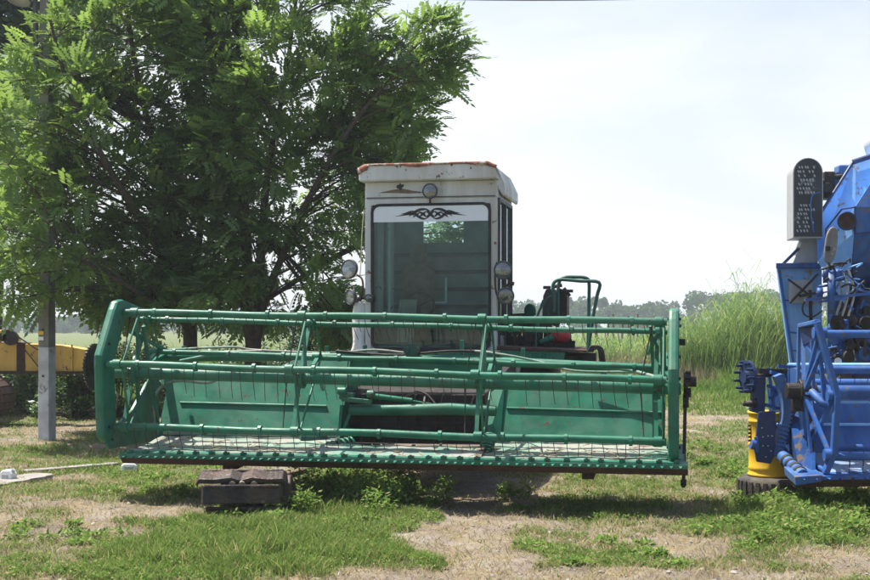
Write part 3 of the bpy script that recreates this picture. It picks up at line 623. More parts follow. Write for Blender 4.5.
# header table
bl = Q(797, 478, -.45); br = bl+Vector((XE, 0, .05))
m = MB(); m.prism([bl+Vector((0, 0, -.02)), bl+Vector((0, 0, .01)), bl+Vector((0, .14, .03)), bl+Vector((0, .14, 0))], br-bl)
for i in range(40):
    q = bl+(br-bl)*((i+.5)/40); m.add([q+Vector((-.02, 0, 0)), q+Vector((.02, 0, 0)), q+Vector((0, -.05, -.012)), q+Vector((0, 0, -.022))], [(0, 1, 2), (1, 3, 2), (0, 2, 3)])
b(m, 'cutter_bar', 'blue')
m = MB(); m.prism([bl+Vector((0, .015, -.022)), bl+Vector((0, .16, -.005)), bl+Vector((0, .2, -.06)), bl+Vector((0, .08, -.09))], br-bl); b(m, 'cutter_beam', 'rust')
m = MB(); m.prism([bl+Vector((0.04, .14, .02)), bl+Vector((.04, 1.0, .12)), bl+Vector((.04, 1.0, .10)), bl+Vector((.04, .14, .0))], (XE, 0, 0)); b(m, 'table_floor', 'bluedeck')
z0 = bl.z+.1
m = MB(); m.prism([(bl.x+.05, .5, z0), (bl.x+.05, .72, z0+.62), (bl.x+.05, .74, z0+.62), (bl.x+.05, .54, z0)], (XE, 0, 0)); bp = b(m, 'back_panel', 'blue')
m = MB(); m.tube([(bl.x+.1, .58, z0+.27), (bl.x+XE, .58, z0+.27)], .013, 8); m.build('rib', 'lightblue', bp)
# divider shoe and roller
m = MB(); m.prism([Q(795, 477, -.47), Q(796, 486, -.47), Q(822, 482, -.47), Q(823, 475, -.47)], (0, .35, .05)); b(m, 'divider_shoe', 'blue', bevel=.006)
m = MB(); a, e = Q(783, 457, .25), Q(803, 476, -.35); d = e-a
m.tube([a, e], .055, 16); ro_ = b(m, 'divider_roller', 'blue')
for t in (.25, .45, .65, .85):
    m = MB(); m.disc(a+d*t, d, .062, .045, 18, True); m.build('rubber_band', 'black', ro_)
# end side wall
m = MB(); m.prism([Q(784, 388, .8), Q(786, 460, .8), Q(800, 474, -.2), Q(812, 470, -.3), Q(812, 420, .3), Q(806, 380, .8)], (.03, 0, 0)); b(m, 'side_wall', surf('grimy_blue_wall', (.012, .05, .17), .95, var=.4, wear=(.10, .08, .07), wear_at=.55, spec=.05))
# reel end frame
def tb(pts, v, r, name='end_frame_tube', mat='blue', sm=False):
    c = [Q(x, y, vv) for x, y, vv in pts]; m = MB(); m.tube(curve(c, 4) if sm else c, r, 10); return b(m, name, mat)
m = MB()
def sq(pts, w, t): 
    c = [Q(*q) for q in pts]
    for i in range(len(c)-1): m.bar(c[i], c[i+1]+(c[i+1]-c[i]).normalized()*w*.3, w, t)
sq([(817, 322, -.3), (837, 396, -.42), (834, 452, -.42), (826, 471, -.38)], .075, .05)
sq([(800, 326, .35), (817, 322, -.3)], .05, .04)
sq([(799, 328, .35), (798, 390, .35), (806, 460, .2), (826, 471, -.38)], .04, .03)
b(m, 'reel_end_frame', 'blue', bevel=.008)
m = MB(); m.prism([Q(800, 324, .3), Q(818, 322, -.2), Q(819, 338, -.2), Q(801, 346, .3)], (.02, 0, 0)); b(m, 'corner_plate', 'navy')
m = MB(); c = Q(804, 393, .05)
for x, y, v in ((819, 333, -.25), (803, 335, .3), (833, 396, -.38), (830, 455, -.4), (806, 450, .2), (822, 350, -.3), (812, 462, -.1)):
    m.bar(c, Q(x, y, v), .035, .022)
m.bar(Q(803, 336, .3), Q(830, 392, -.35), .03); m.bar(Q(819, 335, -.2), Q(824, 398, -.3), .03); m.bar(Q(806, 455, .2), Q(832, 400, -.38), .03)
m.bar(Q(812, 340, 0), Q(814, 400, .0), .025); m.tube([Q(812, 392, -.1), Q(822, 403, -.3), Q(828, 405, -.3)], .035, 8)
for x, y, v in ((819, 333, -.25), (833, 396, -.38), (830, 455, -.4)): q = Q(x, y, v); m.tube([q-Vector((.05, 0, 0)), q+Vector((.06, 0, 0))], .05, 12)
b(m, 'reel_spider', 'blue')
m = MB(); c = Q(801, 391, .1); m.disc(c, (1, 0, 0), .07, .26, 16); m.disc(c+Vector((.02, 0, 0)), (1, 0, 0), .1, .08, 16); m.box(c+Vector((.0, .05, -.1)), (.12, .14, .16)); b(m, 'reel_hub', 'iron', bevel=.005)
# toothed drive wheel at the far left of the header
c = Q(748, 377, .55)
m = MB(); m.disc(c, (1, .25, 0), .15, .03, 28); m.disc(c, (1, .25, 0), .06, .1, 16)
ax = Vector((1, .25, 0)).normalized(); x_, y_ = frame_of(ax)
for i in range(11):
    a = i*2*math.pi/11; q = c+(x_*math.cos(a)+y_*math.sin(a))*.135; m.tube([q, q-ax*.075], [.016, .012], 8)
b(m, 'toothed_wheel', 'navy')
m = MB(); m.tube([c, Q(786, 373, .6)], .022, 8); m.bar(Q(758, 371, .5), Q(786, 372, .6), .05, .05); b(m, 'drive_shaft', 'iron')
m = MB(); m.tube([Q(743, 404, .55), Q(757, 403, .5)], [.02, .045], 10); b(m, 'stub_shaft', 'iron')
m = MB(); m.prism([Q(755, 378, .5), Q(766, 376, .5), Q(765, 415, .5), Q(752, 412, .5)], (0, .12, 0)); b(m, 'support_bracket', 'navy', bevel=.008)
m = MB(); m.prism([Q(759, 412, .35), Q(776, 411, .35), Q(775, 455, .35), Q(771, 464, .35), Q(757, 462, .35), Q(755, 450, .35)], (0, .04, 0)); pn = b(m, 'cover_plate', 'navy', bevel=.006)
m = MB()
for x, y in ((763, 437), (768, 436), (772, 436), (763, 446), (768, 446), (771, 451), (762, 428), (766, 457)): m.disc(Q(x, y, .345), (0, 1, 0), .007, .01, 8)
m.build('bolt', 'grey', pn)
m = MB(); m.tube([Q(755, 445, .34), Q(751, 444, .34)], .045, 10); m.bar(Q(756, 437, .34), Q(757, 452, .34), .03); b(m, 'adjuster', 'blue')
# chain guard (curved band) beside
m = MB(); cc = [Q(x, y, .4) for x, y in ((777, 375), (781, 385), (785, 400), (785, 418), (780, 438), (776, 455))]; cc = curve(cc, 5)
for i in range(len(cc)-1): m.bar(cc[i], cc[i+1]+(cc[i+1]-cc[i])*.15, .07, .12, (0, 1, 0))
for i in range(0, len(cc), 1): m.box(cc[i]+Vector((.04, -.05, 0)), (.018, .03, .018))
b(m, 'chain_guard', 'blue')
m = MB()
for p in (((770, 372), (790, 378)), ((768, 386), (789, 398)), ((770, 398), (790, 384)), ((790, 370), (790, 440)), ((768, 368), (774, 410)), ((793, 372), (792, 450)), ((766, 405), (790, 412)), ((778, 366), (800, 368))):
    m.bar(Q(*p[0], .5+random.random()*.2), Q(*p[1], .5+random.random()*.2), .03, .03)
b(m, 'drive_frame', 'blue')
m = MB(); m.disc(Q(795, 383, .45), (1, .2, 0), .14, .04, 24); m.disc(Q(797, 415, .5), (1, .2, 0), .09, .04, 20); b(m, 'drive_pulley', 'blue')

# rear body. The left side wall of the harvester, standing 3 m behind the header
d0 = 3.4
m = MB(); m.prism([Q(777, 266, d0), Q(822, 268, d0), Q(822, 415, d0), Q(797, 415, d0)], (0, .05, 0)); sw_ = b(m, 'side_panel', 'lightblue', bevel=.004)
m = MB()
for y in (300, 332, 350, 375): m.bar(Q(779+(y-266)*.13, y, d0-.008), Q(798, y+1, d0-.008), .01, .014)
m.bar(Q(779, 270, d0-.02), Q(800, 410, d0-.02), .03, .03); m.build('seam', 'blue', sw_)
m = MB(); m.prism([Q(776, 263, d0-.1), Q(826, 263, d0-.1), Q(826, 268, d0-.1), Q(776, 268, d0-.1)], (.14, .5, 0)); b(m, 'ledge', 'blue', bevel=.005)
m = MB(); m.prism(rrect(Q(788, 290, d0).x, Q(812, 290, d0).x, Q(790, 303, d0).z, Q(790, 280, d0).z, .05, d0-.03), (0, .02, 0)); b(m, 'inspection_cover', 'grey')
m = MB(); m.bar(Q(790, 303, d0-.1), Q(818, 274, d0-.1), .04, .02); m.bar(Q(788, 279, d0-.12), Q(808, 294, d0-.12), .03, .02); m.bar(Q(810, 290, d0-.12), Q(811, 322, d0-.12), .035, .03); m.bar(Q(800, 296, d0-.12), Q(822, 292, d0-.12), .06, .03)
m.tube(curve([Q(810, 296, d0-.14), Q(803, 305, d0-.14), Q(804, 314, d0-.14), Q(812, 317, d0-.14), Q(822, 311, d0-.14)], 6), .010, 6); b(m, 'linkage', 'iron')
m = MB(); m.prism([Q(793, 263, d0), Q(804, 238, d0), Q(818, 236, d0), Q(818, 263, d0)], (0, .5, 0)); b(m, 'chute', 'grey', bevel=.004)
m = MB(); m.bar(Q(783, 264, d0), Q(799, 248, d0), .03); b(m, 'stay', 'navy')
# dust screen housing: rounded top box
cx0, cx1 = Q(793, 200, d0-.3).x, Q(823, 200, d0-.3).x; zt0 = Q(800, 157.5, d0-.3).z; zb0 = Q(800, 238, d0-.3).z; r = (cx1-cx0)/2
arch = [Vector((cx0, d0-.3, zb0)), Vector((cx1, d0-.3, zb0))]+[Vector(((cx0+cx1)/2+r*math.cos(a), d0-.3, zt0-r+r*math.sin(a))) for a in [i*math.pi/14 for i in range(15)]]
m = MB(); m.prism(arch, (.06, .48, 0)); sh = b(m, 'dust_screen_housing', 'grey', bevel=.006)
m = MB(); ar2 = [Vector(((p.x-(cx0+cx1)/2)*.93+(cx0+cx1)/2, p.y-.012, (p.z-zb0)*.97+zb0+.015)) for p in arch]; m.prism(ar2, (0, .008, 0)); m.cur = 1
for yy in range(16):
    for xx in range(6):
        if 7 <= yy <= 8 or random.random() < .15: continue
        x = cx0+.05+xx*.033+(yy % 2)*.016; z = zb0+.08+yy*.047
        if xx > 3 and yy < 7 and random.random() < .6: continue
        x += random.uniform(-.006, .006); m.prism([(x+.009*math.cos(q_)-.35*.016*math.sin(q_), d0-.3-.016, z+.016*math.sin(q_)) for q_ in [i*math.pi/4 for i in range(8)]], (0, .004, 0))
m.build('perforated_screen', ['mesh', 'grey'], sh)
m = MB(); m.tube(curve([Q(822, 192, d0-.3), Q(812, 196, d0-.33), Q(811, 215, d0-.33), Q(814, 232, d0-.33)], 5), .008, 6); m.build('wire', 'blue', sh)
# grain tank with sloped plates
e0 = d0-.25; zz = lambda x, y, v: Q(x, y, v)
T = [Q(816, 220, e0), Q(853, 163, e0+.35), Q(905, 146, e0+.35), Q(905, 160, e0+.1), Q(878, 172, e0-.15), Q(855, 207, e0-.3), Q(854, 233, e0-.3), Q(848, 310, e0+.0), Q(818, 262, e0)]
m = MB()
m.add([T[0], T[1], T[2], T[3], T[4], T[5], T[6], T[7], T[8]]+[p+Vector((.62, 1.6, 0)) for p in T], [(0, 1, 2, 3, 4, 5, 6, 8), (8, 6, 7), (0, 9, 10, 1), (1, 10, 11, 2), (0, 8, 17, 9), (8, 7, 16, 17), (9, 17, 16, 15, 14, 13, 12, 11, 10)])
tank = b(m, 'grain_tank', 'lightblue')
m = MB(); zB = Q(870, 300, e0-.3)
m.add([T[5], T[4], T[4]+Vector((2.6, 0, 0)), T[5]+Vector((2.6, 0, 0)), T[6], T[6]+Vector((2.6, 0, 0)), Q(852, 262, e0-.1), Q(852, 262, e0-.1)+Vector((2.6, 0, 0)), Q(856, 292, e0+.5), Q(856, 292, e0+.5)+Vector((2.6, 0, 0))],
      [(0, 1, 2, 3), (0, 3, 5, 4), (4, 5, 7, 6), (6, 7, 9, 8)]); so = m.build('front_plate', 'blue', tank); so.modifiers.new('s', 'SOLIDIFY').thickness = .01
m = MB(); m.tube([Q(855, 206, e0-.3), Q(855, 233, e0-.31)], .012, 8); m.bar(Q(854, 234, e0-.32), Q(900, 229, e0-.32), .015)
m.tube([Q(826, 262, e0-.06), Q(826, 229, e0-.08), Q(842, 209, e0-.12), Q(856, 207, e0-.32)], .010, 6); m.build('seam', 'navy', tank)
m = MB(); m.tube([Q(817, 219, e0-.03), Q(853, 162, e0+.32)], .018, 8); m.tube([Q(853, 162, e0+.3), Q(905, 145, e0+.3)], .03, 8); m.build('edge_strip', 'navy', tank)
m = MB(); nrm = Vector((0, -1, 0)); c = Q(847, 221, e0-.32); m.lathe(c, (-.15, -1, -.0), [(.0, .0), (.085, .0), (.095, .012), (.095, -.05)], 28); m.build('port', 'rust', tank)
m = MB(); m.lathe(c, (-.15, -1, 0), [(.085, .006), (.10, .02), (.105, .0), (.10, -.03)], 28); m.build('port_rim', 'navy', tank)
m = MB(); m.prism([Q(823, 185, d0+.3), Q(824, 174, d0+.3), Q(848, 168, d0+.3), Q(848, 185, d0+.3)], (0, .5, 0)); m.box(Q(845, 170, d0+.2), (.2, .2, .1)); b(m, 'top_cover', 'blue', bevel=.02)
m = MB(); m.box(Q(826, 186, d0+.1), (.12, .3, .3)); m.tube([Q(822, 182, d0), Q(830, 178, d0), Q(842, 176, d0)], .03, 8); m.disc(Q(827, 188, d0-.15), (0, 1, 0), .06, .05, 14); b(m, 'engine_block', 'iron', bevel=.01)
m = MB(); c = Q(875, 146, d0+.5); m.lathe(c, (0, 0, 1), [(0, -.1), (.1, -.1), (.14, .05), (.1, .13), (0, .15)], 14); b(m, 'air_cleaner', 'white'); m = MB(); m.tube([c, c+Vector((0, 0, -.4))], .04, 8); b(m, 'intake_pipe', 'blue')
# belt shields, pulleys, belts
m = MB(); c0, c1 = Q(829, 238, e0-.4), Q(832, 255, e0-.4)
ov = [Vector((.065*math.cos(t), 0, .14*math.sin(t)+(.06 if math.sin(t) > 0 else -.06))) for t in [i*math.pi/12 for i in range(24)]]
cc_ = Q(831.5, 245, e0-.42); R_ = Matrix.Rotation(math.radians(8), 3, 'Y')
m.prism([cc_+R_@p for p in ov], (0, .05, 0)); sh2 = b(m, 'belt_shield', surf('worn_grey_shield', (.17, .16, .15), .6, var=.35, scale=8, wear=(.35, .30, .24), wear_at=.6, streak=True), bevel=.012)
m = MB(); m.box(cc_+Vector((-.05, -.03, -.04)), (.05, .03, .05)); m.build('latch', 'black', sh2)
for x, y, r, v in ((832, 292, .25, e0-.5), (826, 275, .09, e0-.5), (838, 275, .07, e0-.55), (820, 293, .06, e0-.5), (846, 330, .12, e0-.4)):
    c = Q(x, y, v); m = MB(); ax = Vector((1, -.35, 0))
    m.lathe(c, ax, [(r*.9, -.03), (r, -.03), (r*.93, 0), (r, .03), (r*.9, .03), (r*.9, -.03)], 32); m.disc(c, ax, r*.25, .08, 16)
    x_, y_ = frame_of(ax.normalized())
    for i in range(5):
        a = i*2*math.pi/5; m.bar(c, c+(x_*math.cos(a)+y_*math.sin(a))*r*.92, .04, .02)
    b(m, 'belt_pulley', 'blue')
m = MB()
for off in (0, .06, .12):
    a0 = Q(836, 270, e0-.5)+Vector((off, -off*.3, 0)); a1 = Q(842, 292, e0-.5)+Vector((off, -off*.3, 0)); a2 = Q(836, 316, e0-.5)+Vector((off, -off*.3, 0))
    m.tube(curve([a0, a1, a2], 6), .013, 6)
b(m, 'drive_belt', 'tan')
m = MB()
for s in range(26):
    x = random.uniform(824, 868); y = random.uniform(262, 292); v = e0-.35-random.random()*.3
    m = MB(); m.tube(curve([Q(x, y, v), Q(x+random.uniform(-8, 8), y+random.uniform(-10, 3), v-.05), Q(x+random.uniform(-12, 14), y+random.uniform(-6, 9), v)], 4), random.choice((.008, .010, .014)), 6)
    b(m, 'hydraulic_hose', ('blue', 'iron', 'lightblue', 'black')[s % 4])
m = MB(); m.bar(Q(805, 300, e0-.6), Q(905, 290, e0-.6), .05, .03); m.bar(Q(818, 302, e0-.6), Q(846, 298, e0-.65), .06, .03); b(m, 'cross_rod', 'blue')
m = MB()
m.bb(Q(842, 300, e0).x+.25, Q(840, 300, e0).x+2.6, e0+.1, e0+1.0, .9, 2.0); m.bb(Q(850, 300, e0).x+.4, Q(835, 300, e0).x+2.6, e0+.5, e0+3, .6, 1.0)
b(m, 'engine_bay', 'navy')
for mt, nn in (('iron', 46), ('blue', 26), ('chrome', 10)):
    for s in range(nn):
        m = MB(); c = Q(random.uniform(832, 885), random.uniform(308, 362), e0-.1-random.random()*.5); k_ = random.random()
        if k_ < .35: m.disc(c, (random.uniform(-.5, .5), 1, random.uniform(-.3, .3)), random.uniform(.03, .09), random.uniform(.03, .08), 14)
        elif k_ < .7: m.tube([c, c+Vector((random.uniform(-.25, .25), random.uniform(-.1, .1), random.uniform(-.3, .3)))], random.uniform(.008, .022), 7)
        else: m.box(c, (random.uniform(.04, .12), .06, random.uniform(.03, .12)), Matrix.Rotation(random.random(), 3, 'Y'))
        b(m, {'iron': 'engine', 'blue': 'engine_fitting', 'chrome': 'engine_pipe'}[mt], mt)
# wheels and body bulk to the right, beyond the edge
m = MB(); x0_ = Q(835, 300, d0).x; m.prism([(x0_, d0+.3, 1.0), (x0_+2.4, d0+.3, 1.0), (x0_+4.0, d0+4.5, 1.0), (x0_+1.5, d0+4.5, 1.0)], (0, 0, 1.7)); b(m, 'body', 'blue', bevel=.03)
for xo in (Q(838, 400, d0).x+.25, Q(838, 400, d0).x+2.6):
    r = .6; m = MB(); m.lathe((xo, d0+.6, r), (1, 0, 0), [(r*.5, -.2), (r*.85, -.2), (r, -.1), (r, .1), (r*.85, .2), (r*.5, .2), (r*.5, -.2)], 32); w_ = b(m, 'wheel', 'tyre')
    m = MB(); m.disc((xo, d0+.6, r), (1, 0, 0), r*.5, .2, 24); m.build('rim', 'blue', w_)

# ================================================================ DRUM ON TYRE
dg = Vector(((770-435)/F*12.1, 12.1, 0))
TY = root('tyre', (dg.x+.05, dg.y, 0), 'old black tyre lying flat under the yellow drum', 'tyre')
m = MB(); m.lathe((0, 0, .1), (0, 0, 1), [(.17, -.07), (.20, -.1), (.30, -.1), (.335, -.07), (.345, 0), (.335, .07), (.30, .1), (.20, .1), (.17, .07), (.17, -.07)], 36)
m.build('casing', 'tyre', TY)
m = MB()
for i in range(30):
    a = i*math.pi/15; m.box((math.cos(a)*.342, math.sin(a)*.342, .1), (.018, .035, .13), Matrix.Rotation(a, 3, 'Z'))
m.build('tread', 'tyre', TY)
DR = root('drum', (dg.x, dg.y, .203), 'yellow metal drum standing on the flat tyre under the blue header', 'drum')
m = MB(); m.lathe((0, 0, 0), (0, 0, 1), [(0, 0), (.19, 0), (.205, .005), (.205, .02), (.195, .03), (.195, .06), (.203, .075), (.195, .09), (.195, .28), (.205, .295), (.195, .31), (.195, .50), (.203, .51), (.195, .52), (.195, .575), (.205, .58), (.205, .60), (.19, .60), (.187, .585), (0, .585)], 40)
m.build('body', 'yellow', DR)
m = MB()
for i in range(5): m.disc((-.20, -.04, .33+i*.035), (1, 0, 0), .010, .03, 8)
m.build('rivet', 'rust', DR)

# ================================================================ TRACK SECTION + BARS
tg = G(243, 516)
TR = root('crawler_track_section', (tg.x, tg.y, 0), 'rusty brown section of crawler track with three stacked shoes in front of the green header', 'track section', math.radians(3))
def shoe(z, y, w, tilt, nm='track_shoe', h=.16, x=0.):
    m = MB(); R = Matrix.Rotation(tilt, 3, 'X'); n = 12; vs = []
    prof = [(-.5, .0), (-.47, .035), (-.3, .03), (-.12, .045), (0, .02), (.12, .045), (.3, .03), (.47, .035), (.5, .0)]
    pf = [Vector((x+a*w, -dd, -h/2)) for a, dd in prof]+[Vector((x+a*w, -dd+.045, -h/2)) for a, dd in prof[::-1]]
    m.prism([Vector((0, y, z))+R@p for p in pf], R@Vector((0, 0, h)))
    m.prism([Vector((0, y, z))+R@(p+Vector((0, -.012, h*.36))) for p in [Vector((x-.46*w, -.03, 0)), Vector((x+.46*w, -.03, 0)), Vector((x+.46*w, .0, 0)), Vector((x-.46*w, 0, 0))]], R@Vector((0, 0, .03)))
    return m.build(nm, 'track', TR, bevel=.016)
M['track'] = surf('rusty_track_steel', (.042, .036, .036), .5, .4, var=.5, scale=5, wear=(.20, .17, .15), wear_at=.62, wear_scale=5, dirt=(.11, .065, .045), dirt_at=.5, bump=.6)
shoe(.040, -.03, .69, math.radians(25), h=.095, x=.02); shoe(.190, -.08, .68, math.radians(-3), h=.15); shoe(.318, .02, .74, math.radians(-76), h=.22, x=-.01)
m = MB()
m.prism([(.33, .04, .0), (.33, .34, .0), (.33, .40, .1), (.33, .40, .22), (.33, .32, .31), (.33, .12, .33), (.33, .02, .27), (.33, .0, .12)], (.07, 0, 0)); m.prism([(-.2, .08, .03), (-.2, .32, .02), (-.2, .32, .28), (-.2, .10, .29)], (.36, 0, 0)); m.build('track_link', 'track', TR, bevel=.012)
wb = surf('worn_bolt_steel', (.34, .28, .24), .6, .3, wear=(.12, .06, .04), wear_at=.6)
for x in (-.08, .0, .10): m = MB(); m.disc((x, -.07, .285), (0, 1, .4), .028, .05, 8); m.build('bolt', wb, TR)
# rusty bars beside
for i, (a, e, w, lb) in enumerate((((283, 490), (352, 462), .05, 'longer rusty steel bar lying from the track section back under the header'), ((292, 497), (336, 474), .035, 'shorter thin rusty bar lying in the weeds beside the track section'))):
    a3, e3 = G(*a), G(*e); m = MB(); d = e3-a3
    m.bar((0, 0, .14 if i == 0 else .05), d+Vector((0, 0, .05)), w, .025); m.bar((0, 0, .12 if i == 0 else .035), d+Vector((0.02, 0, .03)), .02, .04)
    o_ = m.build('steel_bar', 'rust', None, bevel=.003, label=lb, category='bar', group='rusty bars beside the track section'); o_.location = a3

# ================================================================ POLE, WIRE
pg = G(47, 440)
PO = root('utility_pole', (pg.x, pg.y, 0), 'grey concrete utility pole with paler foot standing on the left', 'utility pole', math.radians(-20))
def taper(z0, z1, a0, a1, b0, b1):
    m = MB(); vs = [Vector((x*a, y*b_, z)) for z, a, b_ in ((z0, a0, b0), (z1, a1, b1)) for x, y in ((-1, -1), (1, -1), (1, 1), (-1, 1))]
    m.add(vs, [(3, 2, 1, 0), (4, 5, 6, 7), (0, 1, 5, 4), (1, 2, 6, 5), (2, 3, 7, 6), (3, 0, 4, 7)]); return m
zl = W(47, 347, pg.y).z
taper(-.1, zl, .092, .088, .085, .082).build('pale_foot', 'palem', PO, bevel=.01)  # lower part of the pole, coloured paler than the shaft above
taper(zl, 7.6, .088, .07, .082, .068).build('shaft', 'concrete', PO, bevel=.01)
for y_, mt in ((333, 'yellow'), (338.5, 'white')):
    z = W(47, y_, pg.y).z; m = MB(); m.box((-.03, -.094, z), (.09, .012, .05)); m.build('notice_scrap', mt, PO)
m = MB(); m.bar((-.5, -.08, 6.5), (.35, -.08, 6.5), .06, .06); m.bar((-.14, -.09, 6.6), (-.10, -.09, 4.9), .05, .05); m.bar((-.12, -.09, 5.1), (.0, -.09, 4.95), .03); cr = m.build('crossarm', 'darkgrey', PO)
for z_ in (.9, 1.55, 2.2): m = MB(); m.disc((.0, -.086, z_), (0, 1, 0), .014, .03, 8); m.build('bolt', 'rust', PO)
for x in (-.45, -.28, .12, .30):
    m = MB(); m.lathe((x, -.08, 6.55), (0, 0, 1), [(.02, -.05), (.055, 0), (.06, .05), (.04, .08), (.055, .12), (.03, .17), (0, .18)], 14); m.build('insulator', 'white', cr)
m = MB(); m.lathe((-.30, -.2, 6.22), (0, -.4, -1), [(.03, -.08), (.10, 0), (.17, .08), (.15, .09)], 18); m.build('street_lamp_hood', 'grey', PO)
m = MB(); pts = []
a0, a1 = W(340, -4, 18), W(760, -5, 13)
for i in range(25):
    t = i/24; q = W(60, -26, 18.2).lerp(Vector((7.5, 11.5, 4.85)), t); q.z -= .36*4*t*(1-t); pts.append(q)
m.tube(pts, .009, 6); m.build('power_line', 'cablem', None, label='thin dark overhead wire crossing the top of the sky', category='wire')

# ================================================================ YELLOW CRANE (left)
cy = 21.0
CR = root('crawler_crane', (W(10, 400, cy).x, cy, 0), 'yellow crawler excavator boom and track, half hidden behind the concrete pole at far left', 'excavator')
def Wc(x, y, dy=0): return W(x, y, cy+dy)-Vector((CR.location.x, cy, 0))
m = MB(); m.prism([Wc(-90, 340), Wc(60, 345), Wc(100, 352), Wc(100, 372), Wc(60, 372), Wc(-90, 371)], (0, .35, 0)); bo = m.build('boom', 'ochre', CR, bevel=.01)
m = MB(); m.prism([Wc(16.5, 342, -.01), Wc(25, 343, -.01), Wc(25, 373, -.01), Wc(16.5, 372, -.01)], (0, .37, 0)); m.build('clamp_band', 'rust', bo)
m = MB(); m.bar(Wc(-90, 372, -.02), Wc(100, 373, -.02), .05, .05); m.build('lower_flange', 'rust', bo)
for x_ in (-20, 52, 72): m = MB(); m.bar(Wc(x_, 344.5, -.012), Wc(x_, 371, -.012), .03, .02); m.build('weld_seam', 'ochre', bo)
m = MB(); m.prism([Wc(-30, 341, -.05), Wc(-20, 330, -.05), Wc(4, 330, -.05), Wc(12, 336, -.05), Wc(14, 342, -.05)], (0, .4, 0)); m.build('winch_housing', 'ochre', CR, bevel=.02)
m = MB(); m.disc(Wc(11, 338, -.12), (0, 1, 0), .12, .08, 18); m.disc(Wc(3, 337, -.12), (0, 1, 0), .07, .08, 14); m.tube([Wc(2, 331, -.1), Wc(12, 330, -.1), Wc(15, 336, -.1)], .03, 8); m.build('pulley', 'iron', CR)
m = MB(); m.tube([Wc(14, 334, -.1), Wc(38, 350, -.1)], .012, 6); m.tube([Wc(25, 350, -.06), Wc(45, 375, -.06)], .01, 6); m.build('cable', 'cablem', CR)
c = Wc(-12, 398, -.4)
m = MB(); m.lathe(c, (0, 1, 0), [(.24, -.3), (.30, -.3), (.30, .3), (.24, .3)], 28)
for i in range(16):
    a = i*math.pi/8; m.box(c+Vector((math.cos(a)*.32, 0, math.sin(a)*.31)), (.035, .62, .11), Matrix.Rotation(-a, 3, 'Y'))
m.box(c+Vector((-1.2, 0, .32)), (2.4, .6, .06)); m.box(c+Vector((-1.2, 0, -.32)), (2.4, .6, .06)); m.build('crawler_track', 'rust', CR)
m = MB(); m.bb(-3.4, -1.0, .2, 2.2, .9, 2.2); m.bb(-3., -.6, -.2, .4, .55, .9); m.build('cabin', 'ochre', CR, bevel=.04)
m = MB(); m.disc(c, (0, 1, 0), .2, .5, 20); m.build('idler_wheel', 'iron', CR)

# ================================================================ SMALL THINGS
def canister(px, py, w, h, d_, rz, lb, hole=True):
    q = G(px, py); m = MB(); r = root('canister', q, lb, 'canister', rz, 'white plastic canisters on the ground')
    m.prism([(-w/2, 0, 0), (w/2, 0, 0), (w/2, 0, h*.72), (w*.30, 0, h), (-w*.30, 0, h), (-w/2, 0, h*.8)], (0, d_, 0)); bo = m.build('body', 'white', r, bevel=.015)
    m = MB(); m.tube([(w*.36, d_/2, h*.85), (w*.46, d_/2, h*1.02)], .022, 10); m.build('cap', 'grey', r)
    m = MB(); m.box((0, -.004, h*.5), (w*.55, .006, h*.35)); m.build('recess', 'grey', r, bevel=.002)
canister(129, 472, .17, .09, .12, .15, 'white plastic canister lying beneath the left end of the green header')
canister(5, 484, .13, .14, .12, -.3, 'white plastic canister standing at the left edge of the photo')
# slabs half sunk in the ground
for a, e, w, h, lb in (((-30, 492), (44, 478), .34, .05, 'wide grey concrete slab sunk in the grass at the left edge'), ((24, 473), (118, 465), .16, .03, 'narrow pale concrete strip running from the white canister towards the header')):
    a3, e3 = G(*a), G(*e); mid = (a3+e3)/2; m = MB(); d = e3-a3; k = 14; nn = Vector((-d.y, d.x, 0)).normalized(); top = []
    for i in range(k+1):
        q = a3+d*i/k-mid; ww = w*(1+.12*math.sin(i*1.9))*(1 if i < k else .55); top += [q-nn*ww*.5+Vector((0, 0, h)), q+nn*ww*.5+Vector((0, 0, h))]
    low = [p-Vector((0, 0, h+.05)) for p in top]; n2 = len(top)
    fs = [(2*i, 2*i+2, 2*i+3, 2*i+1) for i in range(k)]+[(2*i, n2+2*i, n2+2*i+2, 2*i+2) for i in range(k)]+[(2*i+1, 2*i+3, n2+2*i+3, n2+2*i+1) for i in range(k)]+[(0, 1, n2+1, n2), (n2-2, 2*n2-2, 2*n2-1, n2-1)]
    m.add(top+low, fs); o_ = m.build('concrete_slab', 'sleeper', None, label=lb, category='slab', bevel=.008); o_.location = mid

# ================================================================ GROUND
def vnoise(x, y, seed=0):
    """smooth value noise"""
    r = np.random.default_rng(seed); T_ = r.random((256, 256)); xi = np.floor(x).astype(int); yi = np.floor(y).astype(int)
    fx = x-xi; fy = y-yi; fx = fx*fx*(3-2*fx); fy = fy*fy*(3-2*fy)
    g_ = lambda a, b_: T_[a % 256, b_ % 256]
    return (g_(xi, yi)*(1-fx)+g_(xi+1, yi)*fx)*(1-fy)+(g_(xi, yi+1)*(1-fx)+g_(xi+1, yi+1)*fx)*fy
def fbm(x, y, s, seed=0, o_=4):
    t = 0; a = .5; tot = 0
    for i in range(o_): t = t+a*vnoise(x*s, y*s, seed+i); tot += a; a *= .5; s *= 2.03
    return t/tot
def px_of(x, y):
    y = np.maximum(y, .5); return x/y*F+435, CH*F/y+HZ
def blob(px, py, cx, cy, rx, ry, p=1.6):
    q = ((px-cx)/rx)**2+((py-cy)/ry)**2; return np.exp(-q**p)
